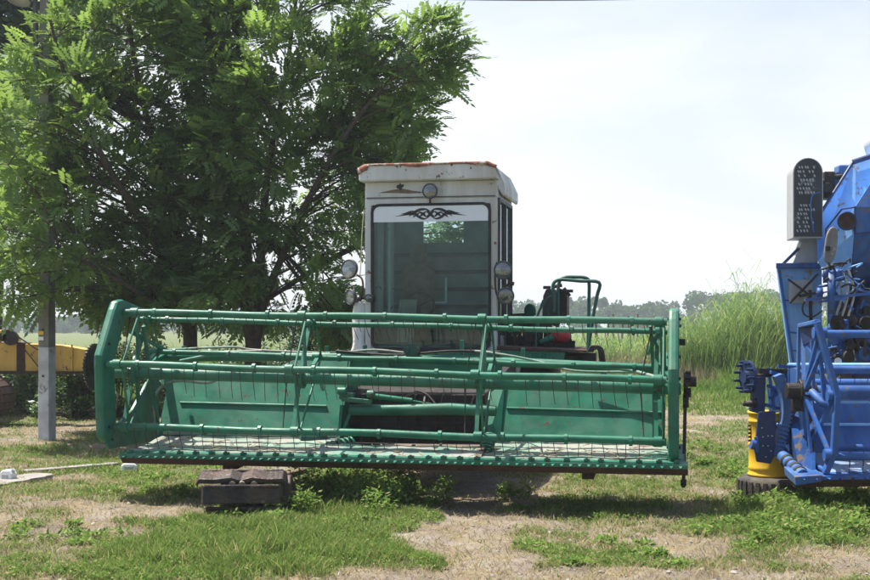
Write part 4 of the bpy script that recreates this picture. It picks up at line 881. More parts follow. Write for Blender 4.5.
def cover(x, y):
    """share of ground hidden by green growth: patches measured on the ground plane"""
    px, py = px_of(x, y); px = px+(fbm(x, y, 1.7, 301, 3)-.5)*130; py = py+(fbm(x, y, 2.1, 311, 3)-.5)*26
    n1 = fbm(x, y, .9, 3); n2 = fbm(x, y, 3.1, 9)
    c = .29+1.3*(n1-.5)+1.0*(n2-.5)
    add = [(250, 550, 165, 33, 1.0), (330, 500, 85, 26, .8), (400, 520, 40, 16, .4), (150, 470, 80, 12, .55), (110, 578, 90, 12, .7), (790, 520, 85, 28, .9), (740, 470, 60, 18, .55), (610, 495, 110, 16, .45), (560, 548, 90, 14, .25), (640, 560, 140, 12, .1), (850, 560, 50, 12, .3), (30, 452, 80, 10, .5), (110, 440, 40, 10, .2), (715, 430, 50, 12, .4), (690, 395, 60, 8, .4), (60, 425, 60, 6, .3), (20, 575, 40, 10, .5), (240, 535, 120, 10, .5), (200, 520, 30, 8, -.2), (215, 455, 90, 8, .2)]
    for cx, cy_, rx, ry, w in add: c = c+w*blob(px, py, cx, cy_, rx, ry)
    sub = [(465, 530, 46, 70, 2.0), (455, 490, 60, 14, .8), (540, 590, 330, 14, 1.0), (60, 520, 90, 16, .55), (90, 545, 70, 9, .4), (250, 468, 60, 6, .5), (30, 430, 70, 8, .3), (680, 405, 80, 16, .35), (150, 425, 60, 8, .3), (690, 545, 60, 6, .5), (820, 575, 60, 6, .4), (220, 522, 50, 6, .5), (520, 490, 80, 10, .3)]
    for cx, cy_, rx, ry, w in sub: c = c-w*blob(px, py, cx, cy_, rx, ry)
    far = np.clip((y-24)/12, 0, 1); c = c*(1-far)+(.9+.3*(n1-.5))*far
    return np.clip(c, 0, 1)
def gz(x, y):
    near = np.clip((60-y)/30, 0, 1)
    rut = sum(np.exp(-((x-xc-.12*np.sin(y*.7))/.13)**2) for xc in (.1, 1.15))*np.clip((14-y)/4, 0, 1)
    return -.03*rut+((fbm(x, y, 1.1, 21)-.5)*.07+(fbm(x, y, 5, 31, 3)-.5)*.055+(fbm(x, y, 11, 41, 2)-.5)*.02)*near
xs = np.concatenate([-np.geomspace(1500, 11, 26), np.arange(-10.6, 10.6, .075), np.geomspace(11, 1500, 26)])
ys = np.concatenate([np.array([-1500, -400, -80, -20, -5, 2, 5]), np.arange(6.2, 24, .075), np.geomspace(24.2, 1500, 60)])
X, Y = np.meshgrid(xs, ys); Z = gz(X, Y); V = np.stack([X.ravel(), Y.ravel(), Z.ravel()], 1); nx, ny = len(xs), len(ys)
ii = (np.arange(ny-1)[:, None]*nx+np.arange(nx-1)[None, :]).ravel(); Fc = np.stack([ii, ii+1, ii+nx+1, ii+nx], 1)
m = D.materials.new('ground_soil'); nt = nodes(m); o = N(nt, 'ShaderNodeOutputMaterial'); p = N(nt, 'ShaderNodeBsdfPrincipled')
tc = N(nt, 'ShaderNodeTexCoord').outputs['Object']; at = N(nt, 'ShaderNodeAttribute', attribute_name='rnd').outputs['Fac']
soil = ramp(nt, noise(nt, tc, 1.6, 8, .65), [(.30, (.13, .105, .082)), (.5, (.225, .188, .15)), (.72, (.36, .325, .28))])
straw = ramp(nt, noise(nt, tc, 14, 6, .7), [(.35, (.15, .115, .06)), (.55, (.28, .225, .125)), (.75, (.38, .33, .20))])
litter = ramp(nt, noise(nt, tc, 2.4, 7, .7), [(.44, 0.), (.62, .85)])
c1 = mix(nt, litter, soil, straw)
greenc = ramp(nt, noise(nt, tc, 22, 6, .7), [(.35, (.055, .085, .025)), (.6, (.13, .18, .055)), (.8, (.25, .26, .11))])
fac = N(nt, 'ShaderNodeMath', operation='ADD'); nt.links.new(at, fac.inputs[0]); nt.links.new(ramp(nt, noise(nt, tc, 9, 6, .7), [(.3, -.0), (.7, .35)]), fac.inputs[1])
c2 = mix(nt, ramp(nt, fac.outputs[0], [(.35, 0.), (.85, .85)]), c1, greenc)
peb = N(nt, 'ShaderNodeTexVoronoi'); peb.inputs['Scale'].default_value = 26; nt.links.new(tc, peb.inputs['Vector'])
pm = ramp(nt, peb.outputs['Distance'], [(.10, .55), (.18, 0.)]); c3 = mix(nt, pm, c2, (.46, .41, .35))
c3 = mix(nt, ramp(nt, noise(nt, tc, 6.5, 9, .8, .6), [(.56, 0.), (.66, .6)]), c3, (.11, .085, .065))
nt.links.new(c3, p.inputs['Base Color']); p.inputs['Roughness'].default_value = .95; p.inputs['Specular IOR Level'].default_value = .15
bp_ = N(nt, 'ShaderNodeBump'); bp_.inputs['Strength'].default_value = .9; bp_.inputs['Distance'].default_value = .03
nt.links.new(noise(nt, tc, 18, 10, .75), bp_.inputs['Height']); nt.links.new(bp_.outputs[0], p.inputs['Normal']); nt.links.new(p.outputs[0], o.inputs[0])
go = np_mesh('ground', V, Fc, m, cover(X, Y).ravel(), kind='structure')
go.data.polygons.foreach_set('use_smooth', [True]*len(go.data.polygons))

# blades: each a bent strip of 2 quads (last one narrow)
def blades(name, pos, h, w, mat, rnd, lean_=.35, **tags):
    n = len(pos); a = rng.random(n)*2*np.pi; la = rng.random(n)*2*np.pi; l = lean_*h*(.3+rng.random(n))
    sx, sy = np.cos(a)*w/2, np.sin(a)*w/2; lx, ly = np.cos(la)*l, np.sin(la)*l
    V = np.zeros((n, 6, 3))
    for k, (t, ww, b_) in enumerate(((0, 1, 0), (.55, .8, .35), (1, .12, 1))):
        for s, sg in ((0, -1), (1, 1)):
            V[:, 2*k+s, 0] = pos[:, 0]+sg*sx*ww+lx*b_; V[:, 2*k+s, 1] = pos[:, 1]+sg*sy*ww+ly*b_; V[:, 2*k+s, 2] = pos[:, 2]+h*t*(1-.15*b_)
    i = np.arange(n)[:, None]*6; Fc = np.concatenate([i+np.array([[0, 1, 3, 2]]), i+np.array([[2, 3, 5, 4]])], 1).reshape(-1, 4)
    return np_mesh(name, V.reshape(-1, 3), Fc, mat, np.repeat(rnd, 6), **tags)
# scatter near ground, density in picture space falls with distance
def scatter(n, y0, y1, spread=.43):
    d = 1/(1/y1+(1/y0-1/y1)*rng.random(n)); x = (rng.random(n)*2-1)*d*spread; return x, d
x, y = scatter(620000, 7.6, 30); c = cover(x, y); tuft = fbm(x, y, 7, 55, 2)
keep = rng.random(len(x)) < np.clip(c*1.3-.06, 0, 1)*np.clip((tuft-.25)*2.2, .15, 1); x, y, c = x[keep], y[keep], c[keep]
px, py = px_of(x, y)
tf2 = fbm(x, y, 4.5, 155, 3); hb = .03+.05*c*rng.random(len(x))+.10*blob(px, py, 250, 552, 175, 34)*(.2+rng.random(len(x)))*np.clip(tf2*2.6-.7, .1, 1.6)+.12*blob(px, py, 335, 497, 75, 22)*rng.random(len(x))+.13*blob(px, py, 800, 518, 85, 26)*rng.random(len(x))
w = .005+.004*rng.random(len(x))+(y-8)*.0004
blades('grass', np.stack([x, y, gz(x, y)-.004], 1), hb, w, 'grass', np.clip(rng.random(len(x))*.75+.3*(fbm(x, y, 2.2, 401, 3)-.3)+.5*(rng.random(len(x)) > .9-.2*(1-c)), 0, 1), .7, kind='stuff')
x, y = scatter(235000, 7.6, 34); c = cover(x, y); px, py = px_of(x, y)
keep = (rng.random(len(x)) < .2+.7*np.clip(1-abs(c-.35)*2.6, 0, 1)*np.clip((y-7)/8, .25, 1)*(1-.85*blob(px, py, 465, 530, 42, 65))); x, y = x[keep], y[keep]
blades('dry_grass', np.stack([x, y, gz(x, y)-.004], 1), .02+.045*rng.random(len(x)), .004+.004*rng.random(len(x))+(y-8)*.0003, 'straw', rng.random(len(x)), 1.6, kind='stuff')
# broad-leaved weeds: clusters
def leafclusters(name, centres, rad, hgt, per, size, mat, **tags):
    n = len(centres)*per; c = np.repeat(centres, per, 0); r = np.repeat(rad, per)*np.sqrt(rng.random(n)); a = rng.random(n)*2*np.pi
    hz_ = np.repeat(hgt, per)*(rng.random(n)**.7)*(1-.35*(r/np.repeat(rad, per))**2)
    P0 = c+np.stack([np.cos(a)*r, np.sin(a)*r, hz_], 1)
    s = size*(.6+.8*rng.random(n)); yaw = rng.random(n)*2*np.pi; pit = rng.normal(.1, .5, n); rol = rng.normal(0, .5, n)
    d = np.stack([np.cos(yaw)*np.cos(pit), np.sin(yaw)*np.cos(pit), np.sin(pit)], 1); sd = np.stack([-np.sin(yaw), np.cos(yaw), rol], 1); sd /= np.linalg.norm(sd, axis=1)[:, None]
    T = [(0, 0), (.4, .26), (1, 0), (.4, -.26)]
    V = np.stack([P0+d*(s*t)[:, None]+sd*(s*q)[:, None] for t, q in T], 1).reshape(-1, 3)
    Fc = np.arange(n*4).reshape(-1, 4); return np_mesh(name, V, Fc, mat, np.repeat(rng.random(n), 4), **tags)
cs = []; rr = []; hh = []
for cx, cy_, rx, ry, k, h in ((350, 497, 75, 14, 130, .26), (395, 505, 30, 12, 30, .16), (285, 508, 18, 10, 14, .14), (815, 512, 60, 12, 34, .18), (820, 530, 55, 14, 24, .16), (735, 525, 30, 10, 8, .1), (505, 500, 14, 6, 5, .22), (245, 512, 16, 6, 7, .14), (700, 460, 20, 15, 10, .12), (150, 490, 50, 10, 14, .07), (60, 535, 50, 12, 10, .06), (620, 555, 100, 16, 8, .05), (560, 562, 90, 12, 6, .05), (740, 478, 20, 10, 12, .14), (860, 500, 20, 20, 14, .2), (215, 478, 30, 8, 8, .08)):
    for i in range(k):
        q = G(cx+max(-1.6, min(1.6, random.gauss(0, .6)))*rx, cy_+max(-1.4, min(1.4, random.gauss(0, .6)))*ry); cs.append((q.x, q.y, 0)); rr.append(random.uniform(.06, .13)); hh.append(h*random.uniform(.5, 1.15))
leafclusters('weeds', np.array(cs), np.array(rr), np.array(hh), 90, .045, 'weed', kind='stuff')
x, y = scatter(5200, 7.8, 16); cc_v = cover(x, y); kp = rng.random(len(x)) < np.clip(cc_v*1.1-.25, 0, .8); x, y = x[kp], y[kp]
leafclusters('ground_leaves', np.stack([x, y, gz(x, y)], 1), .05+.07*rng.random(len(x)), .03+.05*rng.random(len(x)), 34, .024, 'weed', kind='stuff')
# pebbles
n = 2600; x, y = scatter(n, 7.7, 20); px, py = px_of(x, y); kp = rng.random(n) < np.clip(1.1-cover(x, y)*1.4, .05, 1)*.75; x, y = x[kp], y[kp]; n = len(x)
ico = np.array([(1, 0, 0), (-1, 0, 0), (0, 1, 0), (0, -1, 0), (0, 0, 1), (0, 0, -1), (.6, .6, .5), (-.6, .5, .5), (.6, -.6, .4), (-.5, -.6, .5)]); fi = np.array([(4, 6, 7), (4, 7, 9), (4, 9, 8), (4, 8, 6), (0, 2, 6), (2, 7, 6), (2, 1, 7), (1, 9, 7), (1, 3, 9), (3, 8, 9), (3, 0, 8), (0, 6, 8)])
s = .005+.018*rng.random(n)**5+.003; V = ico[None]*(s[:, None, None]*(.7+.6*rng.random((n, 10, 1))))*np.array([1.3, 1, .6]); ang = rng.random(n)*6.3; ca, sa = np.cos(ang)[:, None], np.sin(ang)[:, None]
V = np.stack([V[..., 0]*ca-V[..., 1]*sa, V[..., 0]*sa+V[..., 1]*ca, V[..., 2]], 2)+np.stack([x, y, gz(x, y)+s*.2], 1)[:, None]
np_mesh('pebbles', V.reshape(-1, 3), (fi[None]+np.arange(n)[:, None, None]*10).reshape(-1, 3), 'stone', kind='stuff')

# field beyond: weeds, reeds
def tall(name, n, region, hfun, wbase, mat, lean_=.25, **tags):
    x, y = region(n); h = hfun(x, y); kp = h > .05; x, y, h = x[kp], y[kp], h[kp]
    return blades(name, np.stack([x, y, np.zeros(len(x))], 1), h, wbase+.012*rng.random(len(x)), mat, np.clip(.6*rng.random(len(x))**1.5+.75*(fbm(x, y*.3, 1.6, 5, 3)-.2)+(.3*(rng.random(len(x)) > .93)), 0, 1), lean_, **tags)
def reg(px0, px1, y0, y1):
    def f(n):
        d = 1/(1/y1+(1/y0-1/y1)*rng.random(n)); return ((px0+(px1-px0)*rng.random(n))-435)/F*d, d
    return f
# meadow grass band
def hm(x, y):
    px, _ = px_of(x, y); n1 = fbm(x, y, .35, 77); return np.clip((y-21)/16, .0, 1)*(.12+.9*np.clip(n1-.25, 0, 1))*(.5+.7*rng.random(len(x)))+.0
tall('meadow', 110000, reg(-80, 950, 23, 75), hm, .014, 'weed', .4, kind='stuff')
def hd(x, y):
    px, _ = px_of(x, y); n1 = fbm(x, y, .5, 87); return (1.15+1.2*(n1-.5))*(.5+.5*rng.random(len(x)))*np.clip(1.25-abs(px-620)/140, 0, 1)
tall('dry_stalks', 5500, reg(500, 720, 31, 44), hd, .012, 'straw', .15, kind='stuff')
def hr(x, y):
    px, _ = px_of(x, y); n1 = fbm(x, y, .55, 97, 3)
    n2 = fbm(x, y, 1.9, 101, 2); t = np.clip((px-560)/150, 0, 1)
    return (.95+1.1*t**1.5+.65*np.exp(-((px-748)/24)**2)+(1.0+1.2*t)*(n1-.5)+.9*(n2-.5))*(.35+.65*rng.random(len(x)))*(px > 565)
tall('reeds', 30000, reg(560, 960, 33, 42), hr, .012, 'reed', .36, kind='stuff')
def hrl(x, y):
    n1 = fbm(x, y, .5, 67); return (.7+1.6*(n1-.4))*(.5+.6*rng.random(len(x)))
tall('tall_weeds', 16000, reg(-60, 380, 34, 48), hrl, .02, 'reed', .4, kind='stuff')
def he(x, y):
    n1 = fbm(x, y, .8, 47, 3); return (.25+1.5*(n1-.25))*(.3+.7*rng.random(len(x)))*np.clip((y-26)/6, 0, 1)
tall('rough_weeds', 26000, reg(560, 960, 26.5, 35), he, .014, 'weed', .6, kind='stuff')
# arching reed leaves on the front of the stand
n = 12000; rv_ = .4+.8*rng.random(n); x, y = reg(565, 960, 33.5, 37)(n); h = hr(x, y); zz_ = h*(.2+.7*rng.random(n)); yaw = rng.random(n)*2*np.pi; L_ = .35+.45*rng.random(n)
V = np.zeros((n, 6, 3)); dx, dy_ = np.cos(yaw), np.sin(yaw)
for k, (t, up, ww) in enumerate(((0, 0, .5), (.5, .32, 1), (1, .12, .1))):
    for s, sg in ((0, -1), (1, 1)):
        V[:, 2*k+s, 0] = x+dx*L_*t-dy_*sg*.013*ww; V[:, 2*k+s, 1] = y+dy_*L_*t+dx*sg*.013*ww; V[:, 2*k+s, 2] = zz_+L_*up*rv_*1.6
i = np.arange(n)[:, None]*6; Fc = np.concatenate([i+np.array([[0, 1, 3, 2]]), i+np.array([[2, 3, 5, 4]])], 1).reshape(-1, 4)
np_mesh('reed_leaves', V.reshape(-1, 3), Fc, 'reed', np.repeat(rng.random(n)*.9, 6), kind='stuff')
n = 900; x, y = reg(645, 960, 33.5, 40)(n); px, py = px_of(x, y)
hs = hr(x, y)*.9+rng.random(n)*(.25+.75*np.exp(-((px-752)/38)**2)); hs = hs*(px > 655)
blades('reed_stems', np.stack([x, y, np.zeros(n)], 1), hs+.02, .022+0*x, 'reed', rng.random(n)*.6, .25, kind='stuff')
rv_ = .4+.8*rng.random(3600); n = 3600; x = np.repeat(x, 4); y = np.repeat(y, 4); zz_ = np.repeat(hs, 4)*(.55+.42*rng.random(n)); yaw = rng.random(n)*2*np.pi; L_ = .3+.35*rng.random(n)
V = np.zeros((n, 6, 3)); dx, dy_ = np.cos(yaw), np.sin(yaw)
for k, (t, up, ww) in enumerate(((0, 0, .5), (.5, .42, 1), (1, .35, .1))):
    for s, sg in ((0, -1), (1, 1)):
        V[:, 2*k+s, 0] = x+dx*L_*t-dy_*sg*.010*ww; V[:, 2*k+s, 1] = y+dy_*L_*t+dx*sg*.010*ww; V[:, 2*k+s, 2] = np.maximum(zz_, .02)+L_*up*rv_*1.8
i = np.arange(n)[:, None]*6; Fc = np.concatenate([i+np.array([[0, 1, 3, 2]]), i+np.array([[2, 3, 5, 4]])], 1).reshape(-1, 4)
np_mesh('reed_stem_leaves', V.reshape(-1, 3), Fc, 'reed', np.repeat(rng.random(n)*.8, 6), kind='stuff')
# vineyard posts
PP = None
for i, px in enumerate((596, 607, 614, 621, 628.5, 637, 648, 655)):
    d = 52+3*(i % 3); q = W(px, 330, d); hp = W(px, 318-(i % 3)*2, d).z
    if PP is None: m = MB(); m.tube([(0, 0, 0), (0, 0, 1)], [.055, .045], 7); PP = m.build('wooden_post', 'wood', None); o_ = PP
    else: o_ = PP.copy(); col.objects.link(o_)
    o_.location = (q.x, d, 0); o_.scale = (1, 1, hp); o_.rotation_euler = (0, random.uniform(-.04, .04), 0)
    o_['label'] = 'thin dark wooden vineyard post in the dry field behind the green header'; o_['category'] = 'post'; o_['group'] = 'vineyard posts in the field'

# ================================================================ TREES
def frond_template():
    V = []; n = 5
    for i in range(n+1):
        t = i/n; x = .25+.75*t; z = -.16*t*t
        if i == n: prs = [(0, .33)]
        else: prs = [(1.05, .36*(1-.25*abs(t-.4))), (-1.05, .36*(1-.25*abs(t-.4)))]
        for ang, L in prs:
            c, s = math.cos(ang), math.sin(ang); w = .17
            d = np.array((c*L, s*L, -.05)); q = np.array((-s*w/2, c*w/2, 0)); b0 = np.array((x, 0, z))
            V += [b0, b0+d*.45+q, b0+d, b0+d*.45-q]
    return np.array(V)
FT = frond_template()
def foliage(name, clumps, per, size, mat, parent, centre):
    """clumps: (x,y,z,r); one mesh of pinnate leaves radiating from the clumps"""
    C = np.array([c[:3] for c in clumps]); R_ = np.array([c[3] for c in clumps]); n = len(C)*per
    c = np.repeat(C, per, 0); r = np.repeat(R_, per)
    d = rng.normal(size=(n, 3)); d[:, 2] = d[:, 2]*.8+.15; d /= np.linalg.norm(d, axis=1)[:, None]
    pos = c+d*(r*rng.random(n)**.5)[:, None]*np.array([1, 1, .75])
    out = pos-np.array(centre); out[:, 2] *= .4; out /= np.linalg.norm(out, axis=1)[:, None]+1e-6
    ax = d*.8+out*.7+rng.normal(size=(n, 3))*.35+np.array([0, 0, -.08]); ax /= np.linalg.norm(ax, axis=1)[:, None]
    up = np.array([0, -.35, 1.])+d*.6+rng.normal(size=(n, 3))*.4; sd = np.cross(up, ax); sd /= np.linalg.norm(sd, axis=1)[:, None]+1e-6; nn = np.cross(ax, sd)
    s = size*(.5+.85*rng.random(n))
    V = pos[:, None]+s[:, None, None]*(FT[None, :, 0:1]*ax[:, None]+FT[None, :, 1:2]*sd[:, None]+FT[None, :, 2:3]*nn[:, None])
    k = len(FT); Fc = np.arange(n*k).reshape(-1, 4)
    rv = np.clip(.5*rng.random(n)+.45*np.repeat(rng.random(len(C)), per), 0, 1)
    return np_mesh(name, V.reshape(-1, 3), Fc, mat, np.repeat(rv, k), parent)
def inpoly(x, y, poly):
    r = False; j = len(poly)-1
    for i in range(len(poly)):
        xi, yi = poly[i]; xj, yj = poly[j]
        if (yi > y) != (yj > y) and x < (xj-xi)*(y-yi)/(yj-yi)+xi: r = not r
        j = i
    return r
def make_tree(base, trunks, poly, depth, dspread, nclump, per, size, lf, label, cat='tree', rad=(.20, .46), extra=(), seed=1, skip=0.):
    R = random.Random(seed); t = root('tree', base, label, cat); C = []
    xs_ = [p[0] for p in poly]; ys_ = [p[1] for p in poly]
    while len(C) < nclump:
        x, y = R.uniform(min(xs_), max(xs_)), R.uniform(min(ys_), max(ys_))
        if not inpoly(x, y, poly): continue
        d = depth+R.uniform(-1, 1)*dspread; q = W(x, y, d)-base
        if q.z < .5: continue
        C.append((q.x, q.y, q.z, R.uniform(*rad)))
    for x, y, d, r in extra: q = W(x, y, d)-base; C.append((q.x, q.y, q.z, r))
    m = MB(); ends = []
    for k, (pts, r0) in enumerate(trunks):
        c = curve([Vector(p) for p in pts], 6); n = len(c); m.tube(c, [r0*(1-.86*(i/(n-1))**.6)*(1+.08*math.sin(i*2.1)) for i in range(n)], 10, True); ends.append(c)
    m.build('trunk', 'bark', t)
    m = MB()
    for i, c in enumerate(C):
        p = Vector(c[:3]); best = None
        for e in ends:
            for j, q in enumerate(e):
                if q.z < p.z-.15 and j > len(e)*.25:
                    L = (p-q).length+(abs(p.z-q.z-.5*(p-q).xy.length))*.6
                    if best is None or L < best[0]: best = (L, q, j/len(e))
        if not best:
            e = ends[0]; best = (0, e[len(e)//2], .5)
        if i % 2 and best[0] > 0 and (p-best[1]).length > 2.6 and R.random() < .3: continue
        q = best[1]; L = (p-q).length; mid = q.lerp(p, .5)+Vector((R.uniform(-.12, .12), R.uniform(-.12, .12), .10*L)); r = .009+.0065*L
        m.tube(curve([q, mid, p], 4), [r*(1-.085*z) for z in range(9)], 6)
        for s in range(3):
            e = p+Vector((R.uniform(-1, 1), R.uniform(-1, 1), R.uniform(-.6, .8)))*c[3]; m.tube([p, p.lerp(e, .5)+Vector((0, 0, .03)), e], [.010, .007, .004], 5)
    m.build('branch', 'bark', t)
    cz_ = sum(c[2] for c in C)/len(C); cx_ = sum(c[0] for c in C)/len(C); cy2 = sum(c[1] for c in C)/len(C)
    o_ = foliage('crown', C, per, size, lf, t, (cx_, cy2, cz_*.8)); return t
tb1 = Vector((W(252, 400, 18.6).x, 18.6, 0)); 
def L2(base, *pts): return [Vector((0, 0, -.1))]+[W(x, y, d)-base for x, y, d in pts]
trk1 = [(L2(tb1, (252, 330, 18.6), (247, 260, 18.6), (243, 180, 18.7), (240, 100, 18.8), (236, -20, 18.9)), .15), (L2(tb1, (256, 330, 18.6), (262, 240, 18.5), (268, 170, 18.4), (285, 80, 18.3), (300, -30, 18.2)), .13),
        (L2(tb1, (250, 340, 18.6), (232, 260, 18.8), (205, 170, 18.9), (180, 60, 19), (170, -40, 19)), .11), (L2(tb1, (258, 330, 18.6), (285, 250, 18.3), (330, 160, 18), (380, 90, 17.8), (430, 50, 17.6)), .10)]
poly1 = [(200, -35), (390, -35), (372, -20), (372, 12), (392, 34), (405, 60), (408, 95), (420, 120), (412, 150), (372, 195), (352, 240), (345, 300), (340, 335), (235, 325), (180, 280), (165, 150), (160, -60)]
ex1 = [(415, 48, 17.7, .35), (438, 60, 17.7, .3), (425, 75, 17.7, .3), (445, 38, 17.6, .25), (432, 25, 17.6, .18), (455, 60, 17.7, .24), (440, 80, 17.7, .2), (405, 140, 17.8, .3), (412, 108, 17.7, .26), (405, 160, 17.8, .22), (355, 310, 18.2, .3), (345, 340, 18.6, .3), (438, 226, 20, .2), (430, 238, 20, .2), (450, 232, 20, .16), (400, 200, 19, .25), (385, 250, 19, .3)]
make_tree(tb1, trk1, poly1, 18.7, .95, 185, 40, .27, 'leaf', 'leafy green ash tree with forked dark trunk right behind the green header', extra=ex1, seed=3)
tb2 = Vector((W(190, 400, 19.4).x, 19.4, 0))
trk2 = [(L2(tb2, (190, 330, 19.4), (184, 270, 19.3), (165, 180, 19), (140, 90, 18.6), (120, -40, 18.4)), .16), (L2(tb2, (188, 320, 19.3), (160, 250, 18.6), (110, 170, 17.9), (70, 90, 17.5), (50, 20, 17.3)), .12), (L2(tb2, (192, 320, 19.4), (200, 230, 19.5), (205, 150, 19.6), (195, 20, 19.6)), .12), (L2(tb2, (189, 335, 19.3), (150, 300, 18.2), (100, 270, 17.4), (60, 250, 17)), .08)]
poly2 = [(-70, -30), (215, -35), (235, 0), (220, 200), (215, 300), (150, 318), (110, 318), (90, 300), (60, 302), (35, 292), (30, 250), (10, 205), (15, 120), (25, 95), (10, 90), (55, 30), (60, -30)]
ex2 = [(10, 300, 17, .25), (5, 230, 16.8, .25), (8, 165, 16.8, .3), (5, 120, 16.9, .25), (22, 275, 17, .3), ]+[(x_, y_, 17.2+.3*((x_*7+y_) % 3), .3) for x_, y_ in ((40, 55), (62, 30), (75, 75), (48, 95), (30, 130), (60, 140), (42, 175), (70, 200), (35, 215), (55, 245), (80, 265), (45, 290), (25, 180), (90, 120), (15, 250), (20, 80), (95, 30))]
make_tree(tb2, trk2, poly2, 19.2, .95, 190, 40, .27, 'leaf', 'broad leafy green ash tree on the left, its boughs drooping over the concrete pole', extra=ex2, seed=5)
tb3 = Vector((W(-10, 400, 27).x, 27, 0))
trk3 = [(L2(tb3, (0, 250, 27), (8, 120, 27), (20, 0, 27)), .2), (L2(tb3, (-10, 250, 27), (-30, 120, 27), (-40, 0, 27)), .15)]
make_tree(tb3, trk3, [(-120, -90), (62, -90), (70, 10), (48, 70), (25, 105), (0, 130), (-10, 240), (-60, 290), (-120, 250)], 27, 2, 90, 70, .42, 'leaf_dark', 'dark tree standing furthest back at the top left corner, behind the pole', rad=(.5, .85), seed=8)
# shrubs
def shrub(px, d, w, h, label, lf='bush', per=70, k=26, seed=1, z0=.05):
    R = random.Random(seed); base = Vector(((px-435)/F*d, d, 0)); t = root('shrub', base, label, 'shrub', 0, 'shrubs behind the machines'); cs = []; m = MB()
    for i in range(k):
        a = R.uniform(0, 6.28); r = math.sqrt(R.random())*w/2; z = z0+R.random()**.8*h*(1-.5*(r/(w/2))**2); q = Vector((math.cos(a)*r, math.sin(a)*r*.7, z)); cs.append((*q, 1)); m.tube([(q.x*.15, q.y*.15, 0), (q.x*.5, q.y*.5, z*.6), q], [.014, .010, .005], 5)
    m.build('stem', 'bark', t); c = np.array([q[:3] for q in cs])
    o_ = leafclusters('foliage', c-np.array([0, 0, .15]), np.full(k, .24), np.full(k, .34), per*2, .085, lf, parent=t)
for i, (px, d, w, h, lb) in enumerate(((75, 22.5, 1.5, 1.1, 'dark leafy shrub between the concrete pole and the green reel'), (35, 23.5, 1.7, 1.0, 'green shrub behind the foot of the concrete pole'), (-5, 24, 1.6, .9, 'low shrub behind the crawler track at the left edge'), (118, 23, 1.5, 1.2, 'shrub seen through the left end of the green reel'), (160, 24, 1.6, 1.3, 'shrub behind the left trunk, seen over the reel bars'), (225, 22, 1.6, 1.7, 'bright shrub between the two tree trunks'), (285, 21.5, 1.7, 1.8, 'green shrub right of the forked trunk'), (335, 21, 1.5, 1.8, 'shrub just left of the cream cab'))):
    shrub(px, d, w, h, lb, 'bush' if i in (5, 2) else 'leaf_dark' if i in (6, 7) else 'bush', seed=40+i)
# far treeline: uneven crowns, one mass
tops = [(-120, 316), (0, 318), (100, 314), (200, 312), (300, 310), (400, 306), (480, 305), (520, 300), (545, 303), (575, 297), (600, 297), (625, 305), (640, 306), (655, 301), (672, 304), (690, 293), (712, 289), (735, 291), (765, 290), (800, 294), (880, 296), (1000, 300)]
cl = []; RR = random.Random(4)
def top_at(px):
    for (a, ya), (b_, yb) in zip(tops, tops[1:]):
        if a <= px <= b_: return ya+(yb-ya)*(px-a)/(b_-a)
    return 305
for i in range(900):
    px = RR.uniform(-110, 980); d = RR.uniform(270, 330); zt_ = W(px, top_at(px), d).z; q = W(px, 326, d); r = RR.uniform(.9, 2.0)
    z = RR.random()**.7*(zt_-r*.7); cl.append((q.x, d, max(.6, z), r))
C = np.array(cl); per = 90; n = len(C)*per; c = np.repeat(C[:, :3], per, 0); r = np.repeat(C[:, 3], per)
d_ = rng.normal(size=(n, 3)); d_ /= np.linalg.norm(d_, axis=1)[:, None]; pos = c+d_*(r*rng.random(n)**.35)[:, None]
s = .28+.3*rng.random(n); a = rng.normal(size=(n, 3)); a /= np.linalg.norm(a, axis=1)[:, None]; b2 = np.cross(a, rng.normal(size=(n, 3))); b2 /= np.linalg.norm(b2, axis=1)[:, None]
V = np.stack([pos-a*s[:, None], pos+b2*(s*.6)[:, None], pos+a*s[:, None], pos-b2*(s*.6)[:, None]], 1)
V[..., 2] = np.maximum(V[..., 2], .02)
np_mesh('distant_trees', V.reshape(-1, 3), np.arange(n*4).reshape(-1, 4), 'far', np.repeat(np.repeat(rng.random(len(C)), per)*.6+.4*rng.random(n), 4), kind='stuff')

# ================================================================ HAZE
hz_m = D.materials.new('haze_air'); nt = nodes(hz_m); o = N(nt, 'ShaderNodeOutputMaterial'); pvn = N(nt, 'ShaderNodeVolumePrincipled')
pvn.inputs['Color'].default_value = (.86, .92, 1, 1); pvn.inputs['Density'].default_value = HAZE = .0009; pvn.inputs['Anisotropy'].default_value = .2
nt.links.new(pvn.outputs[0], o.inputs['Volume'])
m = MB(); m.bb(-1495, 1495, -60, 1495, -1.2, 16); m.build('haze', hz_m, None, kind='stuff')

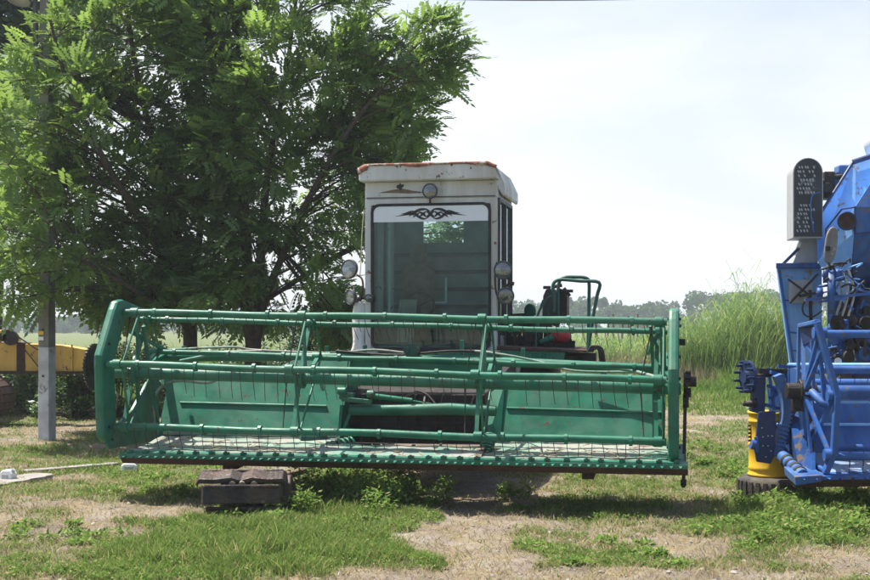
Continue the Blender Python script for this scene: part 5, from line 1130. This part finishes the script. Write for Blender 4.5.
# ================================================================ LIGHT, SKY, CAMERA
SEL, SAZ = math.radians(66), math.atan2(-.85, .42)
ts = Vector((math.sin(SAZ)*math.cos(SEL), math.cos(SAZ)*math.cos(SEL), math.sin(SEL)))
sl = D.lights.new('sun', 'SUN'); sl.energy = 4.7; sl.angle = math.radians(.6); sl.color = (1, .95, .86)
so = D.objects.new('sun', sl); col.objects.link(so); so.rotation_euler = (-ts).to_track_quat('-Z', 'Y').to_euler(); so.location = (0, 0, 40)
wd = D.worlds.new('World'); sc.world = wd; wd.use_nodes = True; nt = wd.node_tree; nt.nodes.clear()
o = N(nt, 'ShaderNodeOutputWorld'); bg = N(nt, 'ShaderNodeBackground'); bg.inputs[1].default_value = .10
sk = N(nt, 'ShaderNodeTexSky', sky_type='NISHITA'); sk.sun_disc = False; sk.sun_elevation = SEL; sk.sun_rotation = SAZ; sk.air_density = 1.0; sk.dust_density = 3.0; sk.ozone_density = 1.0; sk.altitude = 50
tc = N(nt, 'ShaderNodeTexCoord').outputs['Generated']
mp = N(nt, 'ShaderNodeMapping'); mp.inputs['Scale'].default_value = (1, 1, 3.2); mp.inputs['Location'].default_value = (.3, 0, .1); nt.links.new(tc, mp.inputs[0])
cf = ramp(nt, noise(nt, mp.outputs[0], 2.3, 8, .55, .5), [(.36, .62), (.50, .88), (.60, 1.)])
sx_ = N(nt, 'ShaderNodeSeparateXYZ'); nt.links.new(tc, sx_.inputs[0])
ez = ramp(nt, sx_.outputs[2], [(.0, 1.), (.17, .95), (.26, .62), (.45, .0)]); fy_ = ramp(nt, sx_.outputs[1], [(.0, .0), (.6, 1.)])
ml = N(nt, 'ShaderNodeMath', operation='MULTIPLY'); nt.links.new(ez, ml.inputs[0]); nt.links.new(cf, ml.inputs[1])
ml2 = N(nt, 'ShaderNodeMath', operation='MULTIPLY'); nt.links.new(ml.outputs[0], ml2.inputs[0]); nt.links.new(fy_, ml2.inputs[1])
cc = mix(nt, ml2.outputs[0], sk.outputs[0], (5.7, 5.85, 6.05))
nt.links.new(cc, bg.inputs[0]); nt.links.new(bg.outputs[0], o.inputs[0])
cam = D.cameras.new('camera'); cam.sensor_width = 36; cam.lens = 36*F/870; cam.shift_y = (HZ-290)/870; cam.clip_end = 6000; cam.clip_start = .1
co = D.objects.new('camera', cam); col.objects.link(co); co.location = (0, 0, CH); co.rotation_euler = (math.pi/2, 0, 0); sc.camera = co
vs_ = sc.view_settings; vs_.view_transform = 'Standard'; vs_.look = 'None'; vs_.exposure = .95; vs_.gamma = 1; vs_.use_curve_mapping = False
sc.cycles.max_bounces = 8; sc.cycles.transparent_max_bounces = 12; sc.cycles.volume_bounces = 0
